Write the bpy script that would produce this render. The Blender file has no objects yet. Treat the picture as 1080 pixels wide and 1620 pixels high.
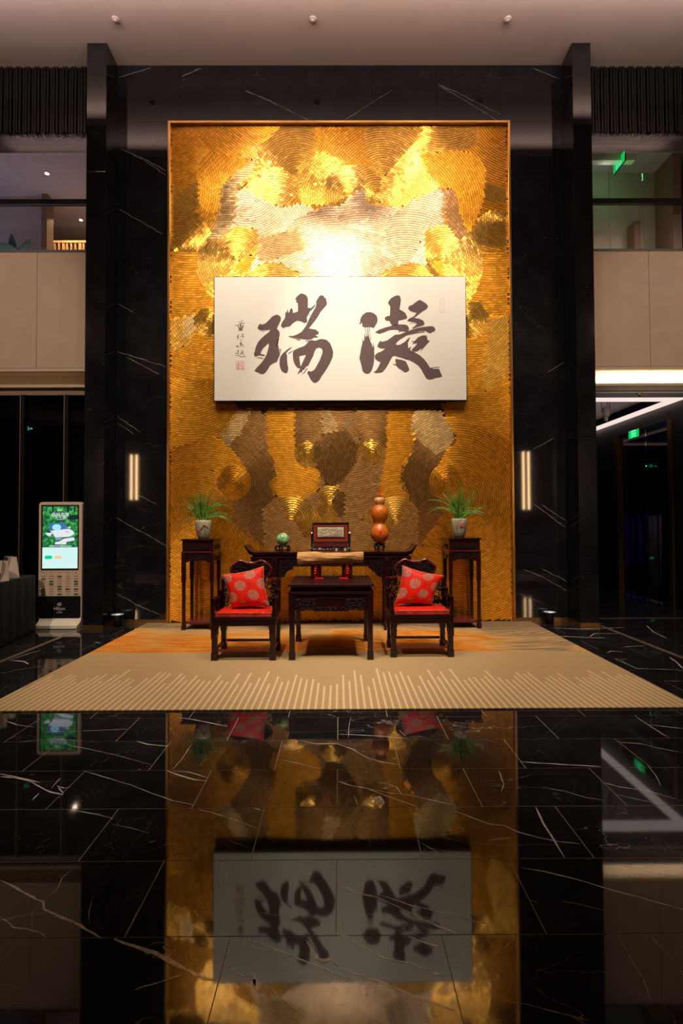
import bpy, math, random
import numpy as np
from mathutils import Vector, Matrix
from mathutils.geometry import tessellate_polygon

# ------------------------------------------------------------------ camera
S = bpy.context.scene
COL = S.collection
PI = math.pi
F_PX, PITCH, YAW, ROLL, EYE = 801.0, 0.0227, 0.0039, 0.0041, 1.43
_f = Vector((math.sin(YAW), math.cos(YAW), 0)); _r = Vector((math.cos(YAW), -math.sin(YAW), 0)); _u = Vector((0, 0, 1))
_f2 = _f*math.cos(PITCH) + _u*math.sin(PITCH); _u2 = _u*math.cos(PITCH) - _f*math.sin(PITCH)
_r3 = _r*math.cos(ROLL) - _u2*math.sin(ROLL); _u3 = _u2*math.cos(ROLL) + _r*math.sin(ROLL)
cam = bpy.data.cameras.new('camera'); camo = bpy.data.objects.new('camera', cam); COL.objects.link(camo)
cam.sensor_fit = 'HORIZONTAL'; cam.sensor_width = 36.0; cam.lens = 36.0*F_PX/1080.0
cam.clip_start = 0.05; cam.clip_end = 80
m = Matrix((( _r3.x, _u3.x, -_f2.x, 0), (_r3.y, _u3.y, -_f2.y, 0), (_r3.z, _u3.z, -_f2.z, EYE), (0, 0, 0, 1)))
camo.matrix_world = m
S.camera = camo

# ------------------------------------------------------------------ world, lights, exposure
w = bpy.data.worlds.new('world'); S.world = w; w.use_nodes = True
w.node_tree.nodes['Background'].inputs[0].default_value = (0.010, 0.009, 0.010, 1)
w.node_tree.nodes['Background'].inputs[1].default_value = 0.15
S.view_settings.view_transform = 'Standard'; S.view_settings.look = 'None'
S.view_settings.exposure = 0.0; S.view_settings.gamma = 1.0; S.view_settings.use_curve_mapping = False
try:
    S.cycles.use_denoising = True
    S.cycles.max_bounces = 8
    S.cycles.sample_clamp_indirect = 6.0
except Exception:
    pass

def aim(o, tgt):
    o.rotation_euler = (Vector(tgt) - o.location).to_track_quat('-Z', 'Y').to_euler()
def spot(loc, tgt, power, deg=50, blend=0.6, col=(1, .86, .68), rad=0.05):
    l = bpy.data.lights.new('spot_lamp', 'SPOT'); o = bpy.data.objects.new('spot_lamp', l); COL.objects.link(o)
    l.energy = power; l.color = col; l.spot_size = math.radians(deg); l.spot_blend = blend; l.shadow_soft_size = rad
    o.location = loc; aim(o, tgt); return o
def strip(loc, tgt, sx, sy, power, col=(1, .8, .7), roll=0):
    l = bpy.data.lights.new('strip_lamp', 'AREA'); o = bpy.data.objects.new('strip_lamp', l); COL.objects.link(o)
    l.energy = power; l.color = col; l.shape = 'RECTANGLE'; l.size = sx; l.size_y = sy
    o.location = loc; aim(o, tgt)
    return o
def point(loc, power, col, rad=0.1):
    l = bpy.data.lights.new('bulb_lamp', 'POINT'); o = bpy.data.objects.new('bulb_lamp', l); COL.objects.link(o)
    l.energy = power; l.color = col; l.shadow_soft_size = rad; o.location = loc; return o

# accent spots in the dropped ceiling, aimed at the scroll, the mosaic and the furniture, with added fills
spot((-.20, 3.5, 7.82), (-.95, 7.33, 3.6), 600, 47)
spot((.25, 3.5, 7.82), (.95, 7.33, 3.6), 600, 47)
spot((-1.8, 4.9, 7.82), (-1.5, 7.33, 4.4), 80, 80)
spot((1.85, 4.9, 7.82), (1.5, 7.33, 4.4), 80, 80)
for x in (-1.3, .05, 1.35): spot((x, 5.62, 7.82), (x*1.1, 7.33, 5.4), 54, 115)
for x in (-1.0, 1.05): spot((x, 4.3, 7.82), (x*1.5, 7.33, 5.7), 50, 66)  # added wide fills that lift the darker gold tiles
spot((-2.3, 4.4, 7.82), (-1.3, 7.2, 2.4), 360, 60)
spot((2.3, 4.4, 7.82), (1.3, 7.2, 2.4), 360, 60)
for sx in (-1, 1):
    spot((sx*1.1, 3.3, 7.82), (sx*.9, 5.6, .0), 900, 40)
    spot((sx*2.6, 2.6, 7.82), (sx*2.0, 4.6, 0), 700, 42)
    spot((sx*4.0, 5.5, 7.84), (sx*3.95, 6.85, 0), 300, 26, .8, (1, .84, .66), .02)
    spot((sx*8.7, -2.0, 7.82), (sx*4.9, 7.3, 4.3), 1900, 24, .9, (1, .74, .54))  # added fill in place of lobby ambient on the parapets, outside the panel
    spot((sx*4.2, -3.5, 7.82), (sx*3.95, 6.9, .9), 1700, 22, .9, (1, .8, .62))  # added front fill to brighten the kiosk side, no known fixture
# LED strips lying on the dropped panel's edge, washing the ceiling band
strip((0, 5.76, 7.985), (0, 6.1, 8.2), 11.6, .05, 98, (1, .74, .68))

# ------------------------------------------------------------------ pixel -> metre helpers (reference frame 1080x1620)
def ray(px, py):
    return _f2 + _r3*((px-540)/F_PX) - _u3*((py-810)/F_PX)
def W(px, py, y):
    d = ray(px, py); t = y/d.y
    return Vector((d.x*t, y, EYE + d.z*t))
def FL(px, py, z=0.0):
    d = ray(px, py); t = (z-EYE)/d.z
    return Vector((d.x*t, d.y*t, z))

# ------------------------------------------------------------------ material helpers
def s2l(c):
    return tuple(((v/255)/12.92 if v/255 <= .04045 else ((v/255+.055)/1.055)**2.4) for v in c)
class NT:
    def __init__(s, name):
        s.m = bpy.data.materials.new(name); s.m.use_nodes = True; s.t = s.m.node_tree
        s.b = s.t.nodes['Principled BSDF']; s.out = s.t.nodes['Material Output']
    def n(s, ty, **kw):
        x = s.t.nodes.new(ty)
        for k, v in kw.items():
            if k.startswith('i_'):
                key = k[2:]
                key = int(key) if key.isdigit() else key.replace('_', ' ')
                x.inputs[key].default_value = v
            else: setattr(x, k, v)
        return x
    def l(s, a, b): s.t.links.new(a, b)
    def math(s, op, a, b=None, c=None, clamp=False):
        x = s.t.nodes.new('ShaderNodeMath'); x.operation = op; x.use_clamp = clamp
        for i, v in enumerate((a, b, c)):
            if v is None: continue
            if isinstance(v, (int, float)): x.inputs[i].default_value = v
            else: s.l(v, x.inputs[i])
        return x.outputs[0]
    def mix(s, fac, a, b):
        x = s.t.nodes.new('ShaderNodeMix'); x.data_type = 'RGBA'
        if isinstance(fac, (int, float)): x.inputs[0].default_value = fac
        else: s.l(fac, x.inputs[0])
        for i, v in ((6, a), (7, b)):
            if isinstance(v, tuple): x.inputs[i].default_value = (*v[:3], 1)
            else: s.l(v, x.inputs[i])
        return x.outputs[2]
    def ramp(s, fac, stops):
        x = s.t.nodes.new('ShaderNodeValToRGB'); e = x.color_ramp.elements
        while len(e) < len(stops): e.new(.5)
        for k, (p, c) in zip(e, stops): k.position = p; k.color = (*c, 1) if len(c) == 3 else c
        s.l(fac, x.inputs[0]); return x.outputs[0]
    def noise(s, vec, scale, detail=3, rough=.55, dist=0):
        x = s.n('ShaderNodeTexNoise'); x.inputs['Scale'].default_value = scale; x.inputs['Detail'].default_value = detail
        x.inputs['Roughness'].default_value = rough; x.inputs['Distortion'].default_value = dist
        if vec is not None: s.l(vec, x.inputs['Vector'])
        return x.outputs[0]
    def mapping(s, vec, scale=(1, 1, 1), rot=(0, 0, 0), loc=(0, 0, 0)):
        x = s.n('ShaderNodeMapping'); x.inputs['Scale'].default_value = scale; x.inputs['Rotation'].default_value = rot
        x.inputs['Location'].default_value = loc; s.l(vec, x.inputs['Vector']); return x.outputs[0]
    def coord(s, k='Object'): return s.n('ShaderNodeTexCoord').outputs[k]
    def bump(s, h, strength=.3, dist=.01):
        x = s.n('ShaderNodeBump'); x.inputs['Strength'].default_value = strength; x.inputs['Distance'].default_value = dist
        s.l(h, x.inputs['Height']); s.l(x.outputs[0], s.b.inputs['Normal'])
def pm(name, c, rough=.5, metal=0, spec=.5, var=0.0, vscale=8, bump=0, coat=0):
    k = NT(name); b = k.b
    b.inputs['Roughness'].default_value = rough; b.inputs['Metallic'].default_value = metal
    b.inputs['Specular IOR Level'].default_value = spec; b.inputs['Coat Weight'].default_value = coat
    b.inputs['Coat Roughness'].default_value = .08
    if var:
        nz = k.noise(k.coord(), vscale, 4)
        lo = tuple(v*(1-var) for v in c); hi = tuple(min(1, v*(1+var)) for v in c)
        k.l(k.ramp(nz, [(.3, lo), (.7, hi)]), b.inputs['Base Color'])
        if bump: k.bump(nz, bump, .004)
    else: b.inputs['Base Color'].default_value = (*c, 1)
    return k.m
def em(name, c, st=1.0):
    k = NT(name); k.b.inputs['Base Color'].default_value = (0, 0, 0, 1); k.b.inputs['Roughness'].default_value = .3
    k.b.inputs['Emission Color'].default_value = (*c, 1); k.b.inputs['Emission Strength'].default_value = st
    return k.m

def marble(name, rough, veins=1.0, base=(.0085, .0075, .008), perobj=True):
    k = NT(name); b = k.b
    co = k.coord()
    if perobj:
        rnd = k.n('ShaderNodeObjectInfo').outputs['Random']
        cx = k.n('ShaderNodeCombineXYZ')
        k.l(k.math('MULTIPLY', rnd, 37.0), cx.inputs[0]); k.l(k.math('MULTIPLY', rnd, 91.0), cx.inputs[1]); k.l(k.math('MULTIPLY', rnd, 53.0), cx.inputs[2])
        va = k.n('ShaderNodeVectorMath', operation='ADD'); k.l(co, va.inputs[0]); k.l(cx.outputs[0], va.inputs[1]); co = va.outputs[0]
    a = k.mapping(co, (1.0, 3.2, 3.2), (.3, .55, .5))
    n1 = k.noise(a, 1.1, 4, .5, .4)
    v1 = k.math('ABSOLUTE', k.math('SUBTRACT', n1, .5))
    l1 = k.math('SUBTRACT', 1.0, k.math('DIVIDE', v1, .0035), clamp=True)
    msk = k.math('MULTIPLY', k.math('SUBTRACT', k.noise(co, 1.7, 2), .50), 6, clamp=True)
    a2 = k.mapping(co, (3.0, 1.2, 2.5), (.9, .2, 1.2))
    n2 = k.noise(a2, 1.6, 5, .6, .6)
    l2 = k.math('SUBTRACT', 1.0, k.math('DIVIDE', k.math('ABSOLUTE', k.math('SUBTRACT', n2, .52)), .0022), clamp=True)
    m2 = k.math('MULTIPLY', k.math('SUBTRACT', k.noise(co, 2.9, 2), .52), 7, clamp=True)
    sp = k.math('MULTIPLY', k.math('SUBTRACT', k.noise(co, 75, 2, .5), .735), 12, clamp=True)
    sm = k.math('MULTIPLY', k.math('SUBTRACT', k.noise(co, 4, 2), .5), 6, clamp=True)
    t = k.math('ADD', k.math('MULTIPLY', l1, k.math('MULTIPLY', msk, .55*veins)), k.math('MULTIPLY', l2, k.math('MULTIPLY', m2, .35*veins)))
    t = k.math('ADD', t, k.math('MULTIPLY', k.math('MULTIPLY', sp, sm), .5*veins), clamp=True)
    cl = k.noise(co, 3.5, 4)
    bc = k.ramp(cl, [(.35, base), (.7, tuple(v*1.9 for v in base))])
    k.l(k.mix(t, bc, (.50, .44, .40)), b.inputs['Base Color'])
    b.inputs['Roughness'].default_value = rough; b.inputs['Specular IOR Level'].default_value = .5
    return k.m

M = {}
M['floor_marble'] = marble('floor_marble', .035, 1.0)
M['wall_marble'] = marble('wall_marble', .035, .22, (.0065, .006, .0075))
M['vein'] = pm('vein_white', (.62, .56, .53), .06, var=.35, vscale=40)
M['grout'] = pm('grout_tan', (.42, .33, .21), .5)
M['brass_floor'] = pm('brass_floor', (.16, .11, .07), .25, .2)
M['bronze'] = pm('bronze', (.36, .20, .08), .32, .9)
M['frame_gold'] = pm('frame_gold', (.62, .36, .12), .3, 1.0)
M['ceiling'] = pm('ceiling_paint', (.62, .53, .47), .8, var=.03, vscale=2)
M['ceiling_dark'] = pm('ceiling_dark', (.16, .14, .14), .7)
M['mullion'] = pm('mullion', (.008, .006, .005), .5, spec=.05)
M['dark'] = pm('dark_panel', (.012, .011, .012), .35)
M['black_metal'] = pm('black_metal', (.012, .012, .013), .35, .3)
M['slat'] = pm('slat_black', (.006, .0055, .006), .4, spec=.3)
M['beige_panel'] = pm('beige_panel', (.50, .36, .27), .55, var=.05, vscale=3)
M['ledge'] = pm('ledge_tan', (.55, .41, .29), .5)
M['cove_white'] = pm('cove_white', (.85, .80, .70), .6)
M['mauve'] = pm('mauve_wall', (.42, .36, .37), .7)
M['greige'] = pm('greige_wall', (.45, .38, .30), .6)
M['brown_post'] = pm('brown_post', (.20, .12, .08), .5)
M['rosewood'] = None
M['red_paint'] = pm('red_lacquer', (.13, .014, .006), .22, coat=.5)
M['white_plastic'] = pm('kiosk_tan', (.72, .52, .39), .45)
M['base_plastic'] = pm('kiosk_base', (.80, .70, .58), .5)
M['black_plastic'] = pm('black_plastic', (.010, .009, .011), .28)

def rosewood():
    k = NT('rosewood'); co = k.coord()
    nz = k.noise(k.mapping(co, (3, 3, 20)), 6, 5)
    k.l(k.ramp(nz, [(.3, (.012, .0022, .0034)), (.55, (.025, .0040, .0058)), (.8, (.042, .0065, .008))]), k.b.inputs['Base Color'])
    k.b.inputs['Roughness'].default_value = .28; k.b.inputs['Coat Weight'].default_value = .35; k.b.inputs['Coat Roughness'].default_value = .07; k.b.inputs['Specular IOR Level'].default_value = .3
    return k.m
M['rosewood'] = rosewood()
M['rosewood_red'] = pm('rosewood_red', (.11, .010, .014), .2, coat=.5, var=.3, vscale=20)
M['carving'] = pm('carved_rosewood', (.015, .0038, .0038), .42, spec=.14)

def glass(name, tint=(.9, .92, .95), gloss=.10):
    k = NT(name); t = k.n('ShaderNodeBsdfTransparent'); t.inputs[0].default_value = (*tint, 1)
    g = k.n('ShaderNodeBsdfGlossy'); g.inputs['Roughness'].default_value = .02
    ge = k.n('ShaderNodeNewGeometry'); dp = k.n('ShaderNodeVectorMath', operation='DOT_PRODUCT'); k.l(ge.outputs['Normal'], dp.inputs[0]); k.l(ge.outputs['Incoming'], dp.inputs[1])
    fr = k.math('ADD', .045, k.math('MULTIPLY', k.math('POWER', k.math('SUBTRACT', 1.0, k.math('ABSOLUTE', dp.outputs['Value']), clamp=True), 5.0), .95))
    mx = k.n('ShaderNodeMixShader'); k.l(fr, mx.inputs[0]); k.l(t.outputs[0], mx.inputs[1]); k.l(g.outputs[0], mx.inputs[2])
    k.l(mx.outputs[0], k.out.inputs['Surface']); return k.m
M['glass'] = glass('glass_clear')
M['glass_dark'] = glass('glass_smoked', (.35, .33, .33))

# ------------------------------------------------------------------ mesh builder
class MB:
    def __init__(s): s.v = []; s.f = []; s.m = []; s.uv = None
    def add(s, vs, fs, mi=0):
        o = len(s.v); s.v += [tuple(v) for v in vs]
        for f in fs: s.f.append(tuple(i+o for i in f)); s.m.append(mi)
        return s
    def box(s, x0, x1, y0, y1, z0, z1, mi=0):
        return s.add([(x0, y0, z0), (x1, y0, z0), (x1, y1, z0), (x0, y1, z0), (x0, y0, z1), (x1, y0, z1), (x1, y1, z1), (x0, y1, z1)],
                     [(3, 2, 1, 0), (4, 5, 6, 7), (0, 1, 5, 4), (1, 2, 6, 5), (2, 3, 7, 6), (3, 0, 4, 7)], mi)
    def prism(s, pts, a, b, ax='y', mi=0):
        n = len(pts)
        ar = sum(pts[i][0]*pts[(i+1) % n][1]-pts[(i+1) % n][0]*pts[i][1] for i in range(n))
        if ar < 0: pts = pts[::-1]
        P = {'y': lambda p, q: (p[0], q, p[1]), 'x': lambda p, q: (q, p[0], p[1]), 'z': lambda p, q: (p[0], p[1], q)}[ax]
        vs = [P(p, a) for p in pts] + [P(p, b) for p in pts]
        fr, bk = tuple(range(n)), tuple(range(2*n-1, n-1, -1))
        sides = [(i, i+n, (i+1) % n+n, (i+1) % n) for i in range(n)]
        if ax in 'xz': fr, bk = fr[::-1], bk[::-1]; sides = [q[::-1] for q in sides]
        return s.add(vs, [fr, bk] + sides, mi)
    def lathe(s, prof, cx=0, cy=0, cz=0, seg=24, rib=None, mi=0, sx=1, sy=1):
        vs = []; fs = []
        for r, z in prof:
            for i in range(seg):
                a = 2*PI*i/seg; q = r*(rib(a, z) if rib else 1)
                vs.append((cx+q*math.cos(a)*sx, cy+q*math.sin(a)*sy, cz+z))
        for j in range(len(prof)-1):
            for i in range(seg):
                k = (i+1) % seg
                fs.append((j*seg+i, j*seg+k, (j+1)*seg+k, (j+1)*seg+i))
        fs.append(tuple(range(seg))[::-1]); fs.append(tuple((len(prof)-1)*seg+i for i in range(seg)))
        return s.add(vs, fs, mi)
    def tube(s, pts, r, seg=6, mi=0, closed=False):
        pts = [Vector(p) for p in pts]; n = len(pts); vs = []; fs = []
        R = r if isinstance(r, (list, tuple)) else [r]*n
        for i, p in enumerate(pts):
            if closed: d = pts[(i+1) % n]-pts[i-1]
            else: d = pts[min(i+1, n-1)]-pts[max(i-1, 0)]
            if d.length < 1e-9: d = Vector((0, 0, 1))
            d.normalize(); up = Vector((0, 1, 0)) if abs(d.y) < .9 else Vector((1, 0, 0))
            a = d.cross(up).normalized(); b = a.cross(d)
            for k in range(seg):
                t = 2*PI*k/seg; vs.append(p + (a*math.cos(t)+b*math.sin(t))*R[i])
        for i in range(n if closed else n-1):
            j = (i+1) % n
            for k in range(seg):
                q = (k+1) % seg; fs.append((i*seg+k, i*seg+q, j*seg+q, j*seg+k))
        if not closed: fs.append(tuple(range(seg))[::-1]); fs.append(tuple((n-1)*seg+k for k in range(seg)))
        return s.add(vs, fs, mi)
    def ball(s, c, r, seg=14, rings=9, mi=0, sx=1, sy=1, sz=1):
        vs = [(c[0], c[1], c[2]-r*sz)]; fs = []
        for j in range(1, rings):
            t = -PI/2+PI*j/rings
            for i in range(seg):
                a = 2*PI*i/seg; vs.append((c[0]+r*sx*math.cos(t)*math.cos(a), c[1]+r*sy*math.cos(t)*math.sin(a), c[2]+r*sz*math.sin(t)))
        vs.append((c[0], c[1], c[2]+r*sz)); top = len(vs)-1
        for i in range(seg):
            k = (i+1) % seg
            fs.append((0, 1+k, 1+i)); fs.append((top, 1+(rings-2)*seg+i, 1+(rings-2)*seg+k))
            for j in range(rings-2): fs.append((1+j*seg+i, 1+j*seg+k, 1+(j+1)*seg+k, 1+(j+1)*seg+i))
        return s.add(vs, fs, mi)
    def build(s, name, mats, parent=None, smooth=False, bevel=0, kind=None, off=None):
        if s.uv is None:
            us = sorted({i for f in s.f for i in f})
            if len(us) < len(s.v):
                mp = {a: b for b, a in enumerate(us)}; s.v = [s.v[i] for i in us]; s.f = [tuple(mp[i] for i in f) for f in s.f]
        me = bpy.data.meshes.new(name); v = s.v
        if off is not None: v = [(a-off[0], b-off[1], c-off[2]) for a, b, c in v]
        me.from_pydata(v, [], s.f)
        for mm in (mats if isinstance(mats, (list, tuple)) else [mats]): me.materials.append(M[mm] if isinstance(mm, str) else mm)
        me.polygons.foreach_set('material_index', s.m)
        if smooth: me.polygons.foreach_set('use_smooth', [True]*len(s.f))
        if s.uv is not None:
            ul = me.uv_layers.new(name='UVMap')
            for lp in me.loops: ul.data[lp.index].uv = s.uv[lp.vertex_index]
        me.update()
        o = bpy.data.objects.new(name, me); COL.objects.link(o)
        if parent is not None: o.parent = parent
        if bevel:
            b = o.modifiers.new('bevel', 'BEVEL'); b.width = bevel; b.segments = 2; b.limit_method = 'ANGLE'; b.angle_limit = math.radians(40)
        if kind: o['kind'] = kind
        return o
def thing(name, label, cat, loc=(0, 0, 0), rz=0, group=None):
    o = bpy.data.objects.new(name, None); COL.objects.link(o); o.empty_display_size = .1
    o.location = loc; o.rotation_euler = (0, 0, rz); o['label'] = label; o['category'] = cat
    if group: o['group'] = group
    return o
def tag(o, label, cat, group=None):
    o['label'] = label; o['category'] = cat
    if group: o['group'] = group
    return o
def struct(name, mb, mat, **kw): return mb.build(name, mat, kind='structure', **kw)
def copy_tree(o, parent=None):
    c = o.copy(); COL.objects.link(c)
    if parent is not None: c.parent = parent
    for ch in list(o.children): copy_tree(ch, c)
    return c
def inst(name, me, parent, loc):
    o = bpy.data.objects.new(name, me); COL.objects.link(o)
    if parent is not None: o.parent = parent
    o.location = loc; return o
def flat_text(body, size, mat, name, parent, loc, rot=(PI/2, 0, 0), depth=.0006, align='CENTER'):
    cu = bpy.data.curves.new('tmp_text', 'FONT'); cu.body = body; cu.size = size; cu.align_x = align; cu.align_y = 'CENTER'; cu.extrude = depth
    t = bpy.data.objects.new('tmp_text', cu); COL.objects.link(t)
    dg = bpy.context.evaluated_depsgraph_get(); dg.update()
    me = bpy.data.meshes.new_from_object(t.evaluated_get(dg)); bpy.data.objects.remove(t); bpy.data.curves.remove(cu)
    me.name = name; me.materials.clear(); me.materials.append(M[mat] if isinstance(mat, str) else mat)
    o = bpy.data.objects.new(name, me); COL.objects.link(o); o.parent = parent; o.location = loc; o.rotation_euler = rot
    return o
def flat_poly(mb, loops, fn, mi=0):
    """flat filled polygon (first loop outer, rest holes); fn maps 2-D to 3-D"""
    vl = [[Vector((p[0], p[1], 0)) for p in lp] for lp in loops]
    tris = tessellate_polygon(vl); flatp = [p for lp in loops for p in lp]
    mb.add([fn(*p) for p in flatp], [tuple(t) for t in tris], mi)
rnd = random.Random(7)

# ================================================================== STRUCTURE
# ---- floor: black marble tiles in running bond with tan joints
floor = struct('floor', MB().box(-10, 10, -9, 15, -.08, -.004), 'floor_marble')
MB().box(-5.8, 5.8, .3, 7.33, -.004, -.0012).build('grout', 'grout', floor)
TW, TD = .732, .397
tile_me = None
for k in range(-3, 14):
    y0 = 1.79 + TD*k
    for j in range(-8, 9):
        x0 = -.018 + (0 if k % 2 == 0 else TW/2) + TW*j
        if x0 < -5.7 or x0+TW > 5.7: continue
        if x0 > -2.72 and x0+TW < 2.70 and y0 > 3.95: continue
        lim = y0/F_PX*545 + 3.2
        if abs(x0+TW/2) > lim: continue
        dep = TD if k < 13 else 7.33-y0+.002
        if tile_me is None or k == 13:
            t = MB().box(.0019, TW-.0019, .0019, dep-.0019, -.010, 0).build('tile', 'floor_marble', floor)
            if k < 13: tile_me = t.data
        else: t = inst('tile', tile_me, floor, (0, 0, 0))
        t.location = (x0, y0, 0)
ib = MB()
for x0 in (-3.585, 3.58): ib = MB().box(x0, x0+.06, .3, 7.05, -.003, .0006); ib.build('inlay_strip', 'brass_floor', floor)
MB().box(3.575, 9, 7.56, 7.60, -.003, .0006).build('inlay_strip', 'brass_floor', floor)

def vein_strip(mb, pts, wd, fn_off, jit):
    P = []
    for a, b in zip(pts[:-1], pts[1:]):
        n = max(2, int((b-a).length/.05))
        for i in range(n): P.append(a.lerp(b, i/n))
    P.append(pts[-1]); n = len(P); L = []; R = []
    for i, p in enumerate(P):
        d = (P[min(i+1, n-1)]-P[max(i-1, 0)]).normalized()
        s = fn_off(d); k = wd*.5*(.55+.9*rnd.random())*(.35 if i in (0, n-1) else 1)
        q = p + s*rnd.uniform(-jit, jit)
        L.append(q+s*k); R.append(q-s*k)
    mb.add(L+R, [(i, i+n, i+n+1, i+1) for i in range(n-1)])
FV = {  # white veins read off the slabs: (origin x, origin y, zoom) -> polylines with a width in metres
 (0, 1130, 3): [([(0,295),(70,300),(150,320),(190,345),(240,370),(300,380)],.016),([(0,282),(60,294),(190,323)],.016),([(245,350),(270,320),(290,300)],.008),
  ([(270,340),(305,350),(335,345)],.008),([(150,410),(185,375)],.01),([(275,345),(300,375)],.012),([(400,270),(520,305),(620,335),(720,375),(820,410),(920,430)],.007),
  ([(650,128),(700,142),(800,152)],.016),([(320,145),(420,165),(560,195),(720,240)],.005),([(20,28),(80,50),(160,60)],.008),([(840,15),(920,25),(1000,42),(1080,58)],.012),
  ([(790,266),(850,290),(920,310),(985,315)],.014),([(820,268),(900,275),(985,302)],.008),([(335,452),(400,465),(460,475),(535,495)],.007),([(940,452),(1000,465),(1080,490)],.007),
  ([(530,520),(620,540),(710,565)],.003),([(910,140),(860,215),(820,262)],.005),([(90,130),(250,118),(400,125)],.004),([(200,85),(420,78),(610,70)],.004)],
 (360, 1130, 3): [([(525,95),(620,98),(740,105),(860,115)],.009),([(340,125),(420,140),(520,140),(590,165),(660,205),(730,225),(815,240)],.009),([(230,212),(320,230),(440,258)],.006),
  ([(525,318),(590,340),(660,350),(720,375),(800,405),(900,438)],.013),([(660,350),(760,372),(860,382),(960,405),(1078,432)],.008),([(705,322),(760,330),(800,345),(825,380)],.010),
  ([(685,405),(720,392),(740,420),(730,435)],.034),([(700,400),(735,425)],.034),([(635,435),(660,415),(690,405)],.018),([(600,385),(612,415),(618,435)],.012),([(585,15),(575,60),(572,115)],.004),([(735,350),(760,352)],.014),
  ([(0,490),(60,512),(140,542)],.007),([(120,445),(170,458)],.012),([(900,600),(960,635),(1050,685)],.006),([(0,600),(100,630)],.003),([(815,75),(845,105)],.008),([(540,450),(530,475)],.005)],
 (720, 1130, 3): [([(310,225),(420,232),(550,240),(690,248)],.014),([(760,130),(880,140),(960,160),(1080,182)],.006),([(910,48),(1080,68)],.008),([(410,345),(520,365),(620,395),(710,410)],.006),
  ([(690,320),(780,345),(900,360),(1078,410)],.006),([(760,380),(850,400),(960,425)],.005),([(380,440),(420,520),(470,600),(520,680)],.012),
  ([(0,460),(80,490),(160,520),(230,528),(300,560),(400,585),(500,605),(590,615)],.007),([(860,15),(1000,105)],.006),([(205,265),(230,330),(220,365)],.005),([(150,600),(265,585)],.004),([(910,240),(950,290),(975,340)],.005)],
 (0, 1370, 3): [([(0,68),(80,105),(150,145),(205,170),(212,205),(290,245),(350,265),(410,300),(480,342)],.013),([(540,348),(640,380),(740,415),(800,445),(870,485),(930,515),(970,535),(1030,540)],.019),
  ([(360,0),(290,60),(275,105),(210,160)],.004),([(0,240),(40,265),(65,290),(120,298),(190,315),(220,345)],.007),([(640,585),(720,560),(800,535),(890,512)],.006),([(152,295),(150,220),(190,180)],.003),
  ([(835,30),(900,42)],.004),([(860,180),(920,212),(960,265)],.004),([(590,335),(630,260),(660,200)],.005),([(440,145),(420,215),(428,280)],.003)],
 (360, 1370, 3): [([(515,92),(570,105),(600,125),(700,145),(780,180),(850,215),(930,255),(1000,285),(1080,318)],.010),([(690,125),(780,155),(880,190),(1080,235)],.006),
  ([(70,340),(180,375),(300,425),(420,470),(510,510),(600,542)],.009),([(510,322),(570,335),(620,375),(700,415),(760,445),(870,462),(950,495),(1030,530)],.008),
  ([(500,460),(600,510),(720,550),(830,595),(930,635),(1080,685)],.010),([(0,475),(50,510),(120,530)],.006),([(115,540),(135,560),(160,570)],.034),([(125,515),(130,575)],.016),([(160,555),(210,590),(280,650),(370,715)],.006),
  ([(370,350),(400,390),(420,430),(440,448),(500,442)],.019),([(850,335),(920,360),(1015,385)],.010),([(150,220),(290,240),(380,265)],.003),([(60,620),(200,680),(340,740)],.004)],
 (720, 1370, 3): [([(310,8),(420,25),(560,60),(680,95),(800,130),(900,155),(1080,205)],.008),([(800,0),(920,25),(1050,50)],.009),([(15,600),(80,530),(160,450),(290,335)],.004),([(350,160),(400,175)],.004),
  ([(770,330),(820,420),(890,530),(930,650)],.003),([(210,640),(330,655),(450,685),(640,735)],.003),([(930,330),(980,400)],.006),([(0,235),(80,260),(170,275)],.004),([(500,165),(600,185),(710,210)],.003)],
 (0, 970, 4): [([(60,298),(150,305),(180,322)],.022),([(60,297),(200,250),(265,235)],.012),([(0,385),(100,360),(200,345),(300,330)],.008),([(600,183),(635,190)],.02)],
 (810, 970, 4): [([(260,92),(400,100),(600,95),(710,90)],.022),([(300,145),(420,152),(585,158)],.026),([(490,150),(520,128),(700,130)],.014),([(600,250),(625,240),(700,245)],.018),
  ([(640,285),(720,320),(785,350),(960,355),(1080,362)],.009),([(995,280),(1040,310),(1078,350)],.02),([(850,80),(895,120),(980,160)],.02),([(955,430),(1078,430)],.006),([(700,215),(840,205)],.014)],
}
vm = MB()
for (ox, oy, zs), ls in FV.items():
    for pts, wd in ls:
        P = [FL(ox+x/zs, oy+y/zs, .0005) for x, y in pts]
        vein_strip(vm, P, wd*.62, lambda d: Vector((-d.y, d.x, 0)), .0018)
vm.build('vein', 'vein', floor, kind='stuff')

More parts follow.
